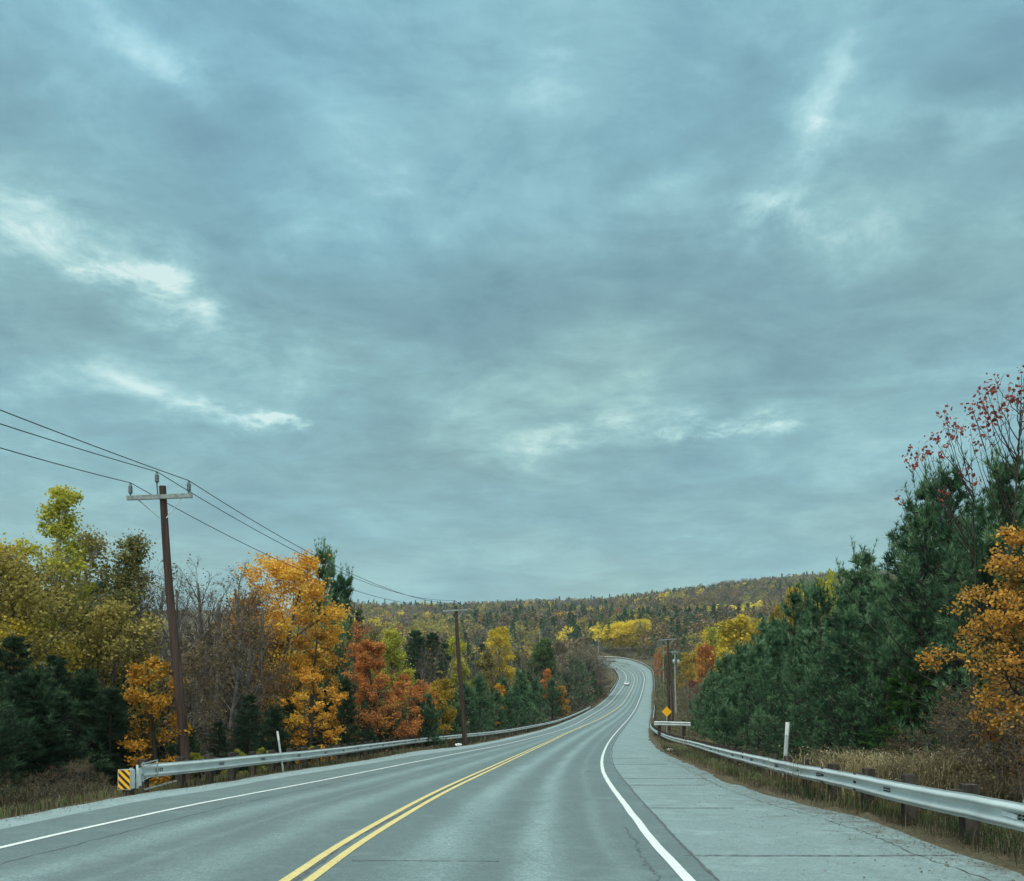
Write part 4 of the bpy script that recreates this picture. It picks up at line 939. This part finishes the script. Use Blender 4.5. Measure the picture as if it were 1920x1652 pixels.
hero(126, 1054, 112, 1282, 'bronze', 'low orange brown tree under the salmon red tree', 14, base=.1, n1=14, lpt=4, lsz=.28, clus=.3, sparse=.2, m=4)
hero(127, 928, 78, 1268, 'orange', 'tiny orange shrub among the bushy pines', 10, base=.1, n1=10, lpt=6, lsz=.2, clus=.2, m=5)
hero(128, 1110, 150, 1250, 'red', 'dark red bush on the bank inside the bend', 13, base=.05, n1=12, lpt=6, lsz=.3, clus=.3, m=5)
for i, (x, Yd, yt) in enumerate([(1120, 175, 1246), (1128, 190, 1252), (1104, 215, 1232), (1092, 240, 1226), (1118, 240, 1240), (1112, 300, 1228), (1100, 340, 1226), (1125, 260, 1250), (1085, 300, 1222), (1135, 200, 1262)]):
    plant('brush%d' % (i % 2), x, Yd, yt, 'hazel', 'grey brown shrub on the bank inside the bend', group='shrubs on the bank inside the bend', wide=1.7, cat='bush', m=3.5+i % 4)

# --- beyond the bend
for i, (x, Yd, yt, lb) in enumerate([(1152, 484, 1184, 'bright yellow crown at the left of the yellow clump above the bend'), (1178, 480, 1178, 'bright yellow crown in the middle of the yellow clump above the bend'), (1206, 482, 1173, 'bright yellow crown at the right of the yellow clump above the bend')]):
    hero(130+i, x, Yd, yt, 'brightyellow', lb, 21, base=.25, n1=18, lpt=12, lsz=.8, clus=1.0, shape='round')
for i, (x, Yd, yt, mt, lb) in enumerate([(1192, 498, 1208, 'gold', 'low golden tree in front of the yellow clump'), (1163, 505, 1215, 'olive', 'low olive tree beneath the yellow clump'),
        (1234, 350, 1224, 'rust', 'narrow red orange tree behind the far guardrail'), (1246, 345, 1238, 'dullred', 'low red bush right of the narrow red orange tree'),
        (1294, 225, 1225, 'gold', 'oval golden brown tree right of the pole cluster'), (1324, 190, 1212, 'rust', 'orange red tree at the edge of the right hand pines'),
        (1303, 180, 1278, 'red', 'small scarlet bush at the foot of the orange red tree'), (1330, 260, 1182, 'yellow', 'yellow tree above the orange red one'),
        (1390, 175, 1163, 'yellow', 'broad yellow tree behind the right pines'), (1425, 165, 1170, 'gold', 'golden tree right of the broad yellow one'),
        (1352, 200, 1178, 'ygreen', 'yellow green tree left of the broad yellow one'), (1463, 95, 1148, 'gold', 'slim golden tree rising behind the right pines'),
        (1552, 60, 1082, 'ygreen', 'yellow green birch half hidden behind the right pines'), (1492, 80, 1108, 'gold', 'amber leaved tree seen over the right pines'),
        (1262, 260, 1222, 'green', 'dark green rounded tree behind the transformer pole'), (1215, 480, 1205, 'brown', 'brown tree right of the yellow clump')]):
    wd = {0: 1, 2: .45, 3: .6, 5: .65, 8: 1.1, 9: .9, 11: .45, 12: .35, 13: .4}.get(i, .85)
    plant('mid%d' % (i % 3), x, Yd, yt, mt, lb, wide=wd)
for i, (x, Yd, yt) in enumerate([(1065, 480, 1200), (1080, 520, 1196), (1100, 500, 1195), (1130, 505, 1205), (1140, 520, 1208), (1060, 440, 1205), (1225, 470, 1210), (1235, 440, 1215), (1250, 400, 1212), (1045, 400, 1205)]):
    plant('mid%d' % (i % 3), x, Yd, yt, ('hazel', 'olive', 'amber')[i % 3], 'brownish tree lining the road where it bends out of sight', group='brownish trees lining the far bend')
for i, (x, Yd, yt) in enumerate([(1275, 300, 1215), (1285, 270, 1240), (1272, 240, 1262), (1290, 150, 1290), (1310, 140, 1285), (1282, 190, 1285), (1262, 330, 1245), (1300, 120, 1310), (1330, 120, 1270)]):
    plant('midbare%d' % (i % 2) if i < 3 else 'brush%d' % (i % 2), x, Yd, yt, 'hazel', 'brown shrub on the bank right of the pole cluster', group='brown shrubs right of the poles', wide=1.3, cat='bush')

for i in range(26):
    x = 1120+i*6.2+(i*37 % 5); plant('brush%d' % (i % 2) if i % 3 else 'mid%d' % (i % 3), x, 455+(i*13 % 30), 1222-(i*29 % 13), ('olive', 'hazel', 'brown')[i % 3], 'low olive brown growth at the back of the bend below the yellow trees', group='low growth below the yellow trees', wide=1.8 if i % 3 else 1.2, cat='bush', name='bush', mar=7)
# --- right side pines
rp = [(1318, 86, 1285), (1340, 76, 1262), (1362, 64, 1232), (1390, 58, 1232), (1425, 48, 1208), (1455, 42, 1200), (1480, 44, 1122), (1440, 60, 1172), (1515, 36, 1170), (1548, 33, 1112), (1585, 30, 1095), (1622, 29, 1045),
      (1655, 26, 1090), (1690, 25, 985), (1735, 23, 915), (1790, 21.5, 895), (1600, 25.5, 1150), (1500, 31, 1235), (1560, 27.5, 1210), (1660, 23, 1180), (1720, 24.5, 1020), (1850, 20, 925), (1905, 19, 870), (1780, 26, 980), (1840, 25, 1000),
      (1450, 36, 1270), (1400, 44, 1280), (1620, 36, 1120), (1700, 34, 1050), (1900, 24, 950), (1960, 20, 900), (1380, 90, 1215), (1530, 50, 1145), (1470, 70, 1172), (1360, 46, 1325), (1420, 38, 1330), (1490, 30, 1335), (1340, 58, 1330)]
tops = {(1480, 44): 'slim pine whose top stands clear at the left of the right hand pines', (1622, 29): 'pine with upright candles in the middle of the right hand slope of pines',
        (1690, 25): 'tall pine stepping up towards the red leaved tree', (1790, 21.5): 'tallest dark pine, under the red leaved maple twigs', (1905, 19): 'open branched pine at the right edge of the view'}
for i, (x, Yd, yt) in enumerate(rp):
    lb = tops.get((x, Yd))
    plant('pine%d' % (i % 3) if Yd < 45 else 'pinemid%d' % (i % 2), x, Yd, yt, 'pine', lb or 'bushy dark green pine in the dense stand behind the right guardrail', group=None if lb else 'pines in the stand behind the right guardrail', wide=1.15 if Yd > 24 else 1.0)
plant('spruce1', 1700, 21.5, 1245, 'lime', 'low brighter green evergreen at the foot of the pine stand on the right', wide=1.7, cat='tree')
hero(140, 1900, 15, 948, 'bronze', 'orange and yellow maple at the right edge in front of the pines', 150, 'darkbark', base=.28, n1=24, n2=5, n3=5, lpt=7, lsz=.075, flat=.6, up0=.0, up1=.75, clus=.08, sparse=.5)
hero(141, 1960, 14, 1000, 'bronze', 'golden maple bough reaching in from the right edge', 120, 'darkbark', base=.25, n1=18, n2=5, n3=4, lpt=8, lsz=.075, flat=.55, up0=.0, up1=.8, clus=.10, sparse=.25)
def spray(x, Yd, ytop, clusters, label, seed, stem=.035):
    """thin maple whose few leaves hang in bunches at the twig ends"""
    r = np.random.default_rng(seed); X, Y, z = at(x, Yd); H = zat(ytop, Yd)-z; e = empty('maple_tree', (X, Y, z-.05), 0, label, 'tree')
    wood, crown = MB(), MB(); n = 26; t = np.linspace(0, 1, n)
    tr = np.stack([.10*np.sin(t*5+seed), .08*np.sin(t*4), t*H], 1); tube(wood, tr, stem*(1.05-t*.95), 6)
    for cx, cy in clusters:
        dy = r.uniform(-.7, .7); yy = Yd+dy; c = np.array([(cx-960)/F*yy-X, dy, zat(cy, yy)-z])
        d = abs(c[0]); hz = np.clip(c[2]-d*1.3-.5, H*.15, H*.93); p = np.array([np.interp(hz, tr[:, 2], tr[:, 0]), np.interp(hz, tr[:, 2], tr[:, 1]), hz])
        mid = (p+c)/2+[(-.12 if c[0] < 0 else .12), 0, -.12*d]; u = np.linspace(0, 1, 9)[:, None]
        path = p*(1-u)**2+2*mid*u*(1-u)+c*u**2+r.normal(0, .012, (9, 3)); tube(wood, path, .011*(1.1-u[:, 0]*.8), 4)
        for q in range(3):
            k = r.integers(4, 8); s0 = path[k]; e0 = s0+unit(r.normal(0, .5, 3)+[0, 0, .9])*r.uniform(.15, .4); segs(wood, [s0], [e0], .005, .003, 3)
        m = r.integers(9, 17); leaves(crown, r, c+r.normal(0, 1, (m, 3))*[.07, .07, .085], .085, .2, r.normal(.5, .2, m))
    wood.obj('trunk', M['darkbark'], e, True); crown.obj('crown', M['red'], e)
zz = lambda L: [(1500+a/3.176, 680+b/3.176) for a, b in L]
spray(1902, 16.5, 700, zz([(1025, 240), (1030, 290), (1010, 385), (1055, 455), (1060, 330), (1160, 80), (1160, 130), (1120, 150), (1075, 190), (1110, 220), (1130, 420), (1110, 350), (1160, 300), (1200, 330), (1215, 260), (1240, 200), (1270, 165), (1320, 130), (1325, 60), (1300, 190), (1350, 250), (1380, 120), (1330, 340)]), 'tall thin maple with a few red leaf clusters at its twig tips', 3, .05)
spray(1822, 17.5, 830, zz([(655, 515), (670, 600), (710, 555), (750, 505), (770, 520), (800, 430), (850, 545), (880, 480), (865, 300), (875, 370), (920, 350), (915, 400), (960, 410), (985, 650), (850, 775), (590, 795), (1050, 700)]), 'thin red leaved sapling fanning out left of the tallest red leaved maple', 5, .032)
hero(144, -150, 24, 850, 'brown', 'bare branched tree cut by the left edge at the height of the wires', 130, 'twig', base=.3, n1=18, lpt=1, lsz=.1, sparse=.9, clus=.05)
for i, (x, Yd, yt) in enumerate([(1760, 16, 1340), (1830, 14.5, 1330), (1890, 14, 1320), (1720, 18, 1370), (1680, 19, 1395), (1940, 13, 1340), (1800, 17, 1300), (1870, 17, 1270)]):
    plant('brush%d' % (i % 2), x, Yd, yt, 'brown', 'dark tangled brush beneath the orange maple on the right', group='brush beneath the orange maple', wide=1.1, cat='bush')
for i, (x, Yd, yt) in enumerate([(110, 21, 1440), (135, 20, 1425), (160, 21.5, 1432), (60, 20, 1450), (20, 20, 1452), (195, 20.5, 1448), (85, 22.5, 1435)]):
    plant('brush%d' % (i % 2), x, Yd, yt, 'brown', 'brown weedy bush in the verge left of the striped end marker', group='weedy bushes left of the end marker', wide=1.0, cat='bush')
plant('sapling0', 276, 19.5, 1416, 'yellow', 'tiny yellow leaved sprig poking over the near end of the left rail', cat='sapling', wide=.55)
for i, (x, Yd, yt) in enumerate([(440, 24, 1398), (500, 27, 1395), (590, 31, 1392), (370, 23.5, 1402)]):
    plant('sapling%d' % (i % 2), x, Yd, yt, 'ygreen', 'small yellow green sapling just behind the left rail', group='small saplings behind the left rail', cat='sapling', wide=1.2)
# depth behind the front rows
r = np.random.default_rng(77)
for i in range(46):
    x = r.uniform(-100, 640) if i % 5 else r.uniform(640, 980); Yd = behind(x, r.uniform(15, 42)); X = (x-960)/F*Yd
    yt = (1100 if x < 300 else 1170 if x < 680 else 1225)+r.uniform(-20, 50)
    k = ['bare0', 'spruce0', 'loose1', 'bare2', 'spruce2', 'leafy0'][i % 6]
    plant(k, x, Yd, yt, None if k[:4] != 'loos' else 'olivegold', {'bare': 'bare tree deep in the wood on the left', 'spru': 'dark conifer deep in the wood on the left', 'loos': 'olive leaved tree deep in the wood on the left', 'leaf': 'olive leaved tree deep in the wood on the left'}[k[:4]],
          group={'bare': 'bare trees deep in the left wood', 'spru': 'conifers deep in the left wood', 'loos': 'leafy trees deep in the left wood', 'leaf': 'leafy trees deep in the left wood'}[k[:4]], wide=1.3)
for i in range(16):
    x = 1232+i*5.5; plant('brush%d' % (i % 2), x, 0, 1300, ('hazel', 'olive', 'brown')[i % 3], 'low brown bush on the open bank right of the far road', group='low bushes on the bank right of the far road', wide=1.5, m=3+(i*29 % 22), hgt=1.2+(i*13 % 9)/8, cat='bush')
for i in range(24):
    Yd = r.uniform(34, 110); x = r.uniform(1560, 2000) if Yd < 60 else r.uniform(1480, 1900)
    plant('pinemid%d' % (i % 2), x, Yd, 1125+r.uniform(-30, 60), 'pine', 'dark pine deep in the wood on the right', group='pines deep in the right wood', wide=1.3)

# ---------------------------------------------------------------- the far hillside
def lowtree(seed, con):
    r = np.random.default_rng(seed); mb = MB(); n = 130
    if con:
        H = 13.; t = r.random(n)**.7; rad = 3.0*(1-t)*r.uniform(.5, 1, n)+.15; ph = r.random(n)*6.28
        C = np.stack([rad*np.cos(ph), rad*np.sin(ph), 1.5+t*(H-1.5)], 1); leaves(mb, r, C, 1.1, .8, r.normal(.5, .16, n))
    else:
        H = 12.; d = unit(r.normal(size=(n, 3))); bl = r.integers(0, 7, n); bc = r.normal(0, 1, (7, 3))*[1.9, 1.9, 1.3]+[0, 0, 7.8]
        C = bc[bl]+d*r.uniform(.5, 1.0, n)[:, None]*[2.1, 2.1, 1.9]; leaves(mb, r, C, 1.15, .6, r.normal(.5, .10, 7)[bl]+r.normal(0, .14, n))
    k = len(mb.v); segs(mb, [(0, 0, -1)], [(0, 0, H*.75)], .18, .06, 4, mi=1)
    return mb
low = [lowtree(i, False) for i in range(6)]+[lowtree(10+i, True) for i in range(3)]
kinds = [('gold', 'golden'), ('yellow', 'yellow'), ('hazel', 'brown'), ('grey', 'bare grey'), ('olive', 'olive green'), ('olivegold', 'olive gold'), ('dullred', 'dull red'), ('green', 'green'), ('amber', 'amber')]
probs = np.array([.06, .03, .30, .23, .17, .10, .03, .06, .02]); probs /= probs.sum()
lowmesh = {}
def lm(i, mk):
    if (i, mk) not in lowmesh: lowmesh[(i, mk)] = low[i].mesh('far tree', [M[mk], M['bark']])
    return lowmesh[(i, mk)]
r = np.random.default_rng(5)
pts = []
Yd = 235.
while Yd < 1480:
    sp = 10 if Yd < 700 else 12; x0, x1 = 560, 1800
    n = int((x1-x0)/F*Yd/sp); xs = np.linspace(x0, x1, max(n, 2))+r.uniform(-.45, .45, max(n, 2))*(x1-x0)/max(n, 2)
    for x in xs:
        yy = Yd+r.uniform(-5, 5); X = (x-960)/F*yy
        if yy < YEND+12:
            xl, xr = float(ex('lo', min(yy, YEND))), float(ex('ro', min(yy, YEND)))
            if xl-14 < X < xr+(7 if yy > 400 else 40): continue
            if x > 1040 and x < 1125 and yy < 470 and r.random() < .5: continue
        pts.append((yy, x, X))
    Yd += sp*.9
pts.sort(); pts = np.array(pts); NI = 290
big = bpy.data.objects
for i, (yy, x, X) in enumerate(pts[:NI]):
    con = r.random() < .22; mk, wd = ('spruce', 'dark conifer') if con else kinds[r.choice(len(kinds), p=probs)]
    h = r.uniform(11, 17); z = Tf(X, yy); ii = (6+r.integers(3)) if con else r.integers(6)
    o = bpy.data.objects.new('conifer' if con else 'hillside_tree', lm(int(ii), mk)); link(o); s = h/12.5
    o.location = (X, yy, z-.3); o.rotation_euler = (0, 0, r.uniform(0, 6.28)); o.scale = (s*(.8 if con else 1.1), s*(.8 if con else 1.1), s)
    side = 'left of the road' if x < 1130 else 'right of the road'
    tag(o, 'small %s tree on the lower far slope %s' % (wd, side), 'tree', '%s trees on the lower far slope %s' % (wd, side))
# the rest of the wood, uncountable, as one mass
def forest():
    P = pts[NI:]; mb = MB(); mats = [k[0] for k in kinds]+['spruce']; r = np.random.default_rng(9)
    n = len(P); con = r.random(n) < .20+.20*np.sin(P[:, 2]*.018+P[:, 0]*.009+2*np.sin(P[:, 0]*.004)); kd = r.choice(len(kinds), size=n, p=probs); kd[con] = len(kinds)
    # patches of like kinds
    fld = [np.sin(P[:, 2]*a+P[:, 0]*b+c)*np.sin(P[:, 0]*d-P[:, 2]*e+f) for a, b, c, d, e, f in r.uniform([.008, -.02, 0, .008, -.02, 0], [.03, .02, 6, .03, .02, 6], (6, 6))]
    for q, kk in enumerate((2, 3, 4, 2, 5, 3)): mk = (fld[q] > .45) & (r.random(n) < .7) & ~con; kd[mk] = kk
    patch = np.sin(P[:, 2]*.021+1)*np.sin(P[:, 0]*.017); kd[(patch > .8) & ~con & (r.random(n) < .4)] = 1; kd[(patch < -.55) & ~con & (r.random(n) < .5)] = 2
    lib = []
    for l in low:
        lib.append((np.concatenate(l.v[:1]), l.f[0], l.t[0]))
    Z = T(P[:, 2], P[:, 0]); sel = r.integers(0, 6, n); sel[con] = 6+r.integers(0, 3, con.sum())
    for li in range(9):
        V, Fc, tn = lib[li]
        for k in range(len(mats)):
            m = np.where((sel == li) & (kd == k))[0]
            if not len(m): continue
            a = r.uniform(0, 6.28, len(m)); s = r.uniform(.85, 1.7, len(m)); c, sn = np.cos(a), np.sin(a)
            VV = np.stack([V[None, :, 0]*c[:, None]-V[None, :, 1]*sn[:, None], V[None, :, 0]*sn[:, None]+V[None, :, 1]*c[:, None], np.repeat(V[None, :, 2], len(m), 0)], 2)*s[:, None, None]
            VV += np.stack([P[m, 2], P[m, 0], Z[m]-.5], 1)[:, None]
            FF = Fc[None]+(np.arange(len(m))*len(V))[:, None, None]
            mb.add(VV.reshape(-1, 3), FF.reshape(-1, 4), tone=(tn[None]+r.normal(0, .13, (len(m), 1))).ravel(), mi=k)
    o = mb.obj('distant_forest', [M[k] for k in mats]); tag(o, 'autumn wood covering the far hillside up to the skyline', 'forest', kind='stuff')
    print('forest trees', n)
forest()

# ---------------------------------------------------------------- grass, weeds and litter of leaves
def grass(name, label, spots, mat, hgt, wd, seed, cat='grass', droop=.35):
    """spots: list of (X0,X1 as functions of Y, Y0, Y1, count)"""
    r = np.random.default_rng(seed); mb = MB()
    for fa, fb, y0, y1, n in spots:
        Yv = y0+(y1-y0)*r.random(n)**1.5; u = r.random(n); Xv = fa(Yv)+(fb(Yv)-fa(Yv))*u
        cl = np.sin(Xv*3.1+Yv*1.7)*np.sin(Yv*2.3-Xv); kp = r.random(n) < .6+.35*cl; Xv, Yv = Xv[kp], Yv[kp]; n = len(Xv)
        Z = T(Xv, Yv)-.02; B = np.stack([Xv, Yv, Z], 1); h = hgt*r.uniform(.4, 1.25, n)*(1+Yv/120)
        a = r.uniform(0, 6.28, n); d = np.stack([np.cos(a), np.sin(a), np.zeros(n)], 1); s = np.stack([-d[:, 1], d[:, 0], d[:, 2]], 1)
        w = (wd*(1+Yv/25))[:, None]; hh = h[:, None]; up = np.array([0, 0, 1.])
        m1 = B+up*hh*.6+d*hh*droop*.3; tp = B+up*hh*(1-droop*.3)+d*hh*droop*r.uniform(.3, 1.6, n)[:, None]
        V = np.stack([B-s*w/2, B+s*w/2, m1+s*w*.4, m1-s*w*.4, tp], 1)
        base = np.arange(n)[:, None]*5; tn = .5+.22*np.sin(Xv*1.9+1.3*np.sin(Yv*.9))+r.normal(0, .2, n)
        mb.add(V.reshape(-1, 3), np.concatenate([base+[0, 1, 2, 3]]), tone=tn)
        k = mb.nv-5*n; mb.f.append(k+np.concatenate([base+[3, 2, 4]])); mb.t.append(tn); mb.mi.append(np.zeros(n)); mb.uv.append(None); mb.v.append(np.zeros((0, 3)))
    o = mb.obj(name, M[mat]); tag(o, label, cat, kind='stuff'); return o
ro = lambda d: (lambda Y: ex('ro', Y)+d); lo = lambda d: (lambda Y: ex('lo', Y)-d)
grass('verge_grass', 'dry brown and green grass on the right verge behind the rail', [(ro(.9), ro(9), 6, 62, 100000), (ro(.3), ro(1.0), 6, 60, 5000), (ro(.5), ro(22), 55, 230, 26000), (ro(.5), ro(32), 90, 430, 34000)], 'drygrass', .27, .007, 1)
grass('verge_weeds', 'low green weeds among the dry grass on the right verge', [(ro(.6), ro(7), 6, 60, 30000), (ro(1), ro(30), 60, 400, 14000)], 'green', .26, .012, 3, droop=.6)
grass('verge_weeds', 'low green weeds among the dry grass along the left verge', [(lo(.4), lo(6), 8, 50, 14000)], 'green', .2, .012, 4, droop=.6)
grass('verge_grass', 'dry brown grass along the left verge under the rail', [(lo(.15), lo(7), 8, 60, 52000), (lo(.3), lo(14), 55, 330, 24000)], 'drygrass', .22, .007, 2)
def tuft(x, Yd, n, h, spread, mat, label, seed):
    r = np.random.default_rng(seed); Yd = behind(x, 1.6+spread*1.3); X, Y, z = at(x, Yd); mb = MB()
    B = np.stack([r.normal(0, spread, n), r.normal(0, spread*.7, n), np.zeros(n)], 1); a = r.uniform(0, 6.28, n); d = np.stack([np.cos(a), np.sin(a), np.zeros(n)], 1)
    s = np.stack([-d[:, 1], d[:, 0], d[:, 2]], 1); hh = (h*r.uniform(.4, 1.15, n))[:, None]; w = .012; P = B; 
    for k in range(4):
        Q = B+np.array([0, 0, 1.])*hh*(np.sin((k+1)/4*1.7))*.9+d*hh*((k+1)/4)**2*r.uniform(.2, .7, n)[:, None]
        V = np.stack([P-s*w/2, P+s*w/2, Q+s*w/2*(.9-.2*k), Q-s*w/2*(.9-.2*k)], 1); mb.add(V.reshape(-1, 3), np.arange(4*n).reshape(-1, 4), tone=r.normal(.5, .2, n)); P = Q
    leaves(mb, r, np.repeat(P[::3], 2, 0)+r.normal(0, .02, (len(P[::3])*2, 3)), .035, 0, r.normal(.75, .15, len(P[::3])*2))
    o = mb.obj('grass_tuft', M[mat], loc=(X, Y, z)); tag(o, label, 'grass clump')
tuft(1605, 16.5, 1500, 1.05, .50, 'straw', 'pale straw coloured grass clump right of the white topped marker post', 1)
tuft(1655, 18, 1100, 1.0, .5, 'straw', 'pale straw grass clump behind the other, below the pines on the right', 2)
tuft(1800, 15.2, 1500, 1.15, .45, 'straw', 'tall straw coloured grass clump under the orange maple', 3)
tuft(1740, 16, 1000, .95, .5, 'drygrass', 'duller brown grass clump between the two straw coloured ones', 4)
tuft(1540, 19.5, 800, .8, .5, 'straw', 'small straw grass clump nearest the white topped marker post', 5)
tuft(1315, 50, 900, .8, .8, 'straw', 'far pale grass clump below the crosswise guardrail', 6)
tuft(40, 17.5, 900, .7, .6, 'drygrass', 'brown weed clump at the left edge beside the gravel', 7)
tuft(130, 18.3, 900, .75, .6, 'drygrass', 'brown weed clump left of the striped end marker', 8)
tuft(1870, 13.5, 900, .85, .45, 'drygrass', 'brown green weed clump behind the near end of the right rail', 10)
tuft(195, 18.6, 500, .5, .4, 'drygrass', 'low weeds at the foot of the striped end marker', 9)
def fallen():
    r = np.random.default_rng(4); mb = MB(); n = 14000
    Yv = 6+44*r.random(n)**1.6; dd = np.abs(r.normal(0, .6, n)); side = r.random(n) < .3
    Xv = np.where(side, ex('lo', Yv)-.1+dd*.5, ex('ro', Yv)+.75-dd*1.1); k = r.random(n) < .06; Xv[k] = (ex('rs', Yv)+(ex('ro', Yv)-ex('rs', Yv))*r.random(n)**.5)[k]
    on = (Xv > ex('lo', Yv)) & (Xv < ex('ro', Yv)); C = np.stack([Xv, Yv, np.where(on, g(Yv), T(Xv, Yv)+.02)+.02], 1); s = r.uniform(.006, .02, n)[:, None]; a = r.uniform(0, 6.28, n); U = np.stack([np.cos(a), np.sin(a), r.normal(0, .2, n)], 1); W = np.stack([-np.sin(a), np.cos(a), r.normal(0, .2, n)], 1)
    mb.add(np.stack([C-U*s, C-W*s*.7, C+U*s, C+W*s*.7], 1).reshape(-1, 3), np.arange(4*n).reshape(-1, 4), tone=r.normal(.4, .25, n))
    tag(mb.obj('fallen_leaves', M['brown']), 'small brown leaves and debris scattered along the pavement edges', 'leaves', kind='stuff')
fallen()

ORD = 'first second third fourth fifth sixth seventh eighth ninth tenth eleventh twelfth thirteenth fourteenth fifteenth sixteenth seventeenth eighteenth nineteenth twentieth twenty-first twenty-second twenty-third twenty-fourth twenty-fifth twenty-sixth'.split()
grp = {}
for o in scn.collection.objects:
    if o.parent is None and o.get('group') and o.get('label') and not o.name.startswith(('hillside', 'conifer')): grp.setdefault((o['group'], o['label']), []).append(o)
for (gn, lb), os_ in grp.items():
    if 1 < len(os_):
        os_.sort(key=lambda o: o.location.x/o.location.y)
        n = len(os_)
        for i, o in enumerate(os_):
            if i == 0: w = 'leftmost'
            elif i == n-1: w = 'rightmost'
            elif i < n/2: w = ORD[i]+' from the left'
            else: w = ORD[n-1-i]+' from the right'
            words = lb.split(); o['label'] = ' '.join(words[:16-len(w.split())-1])+', '+w
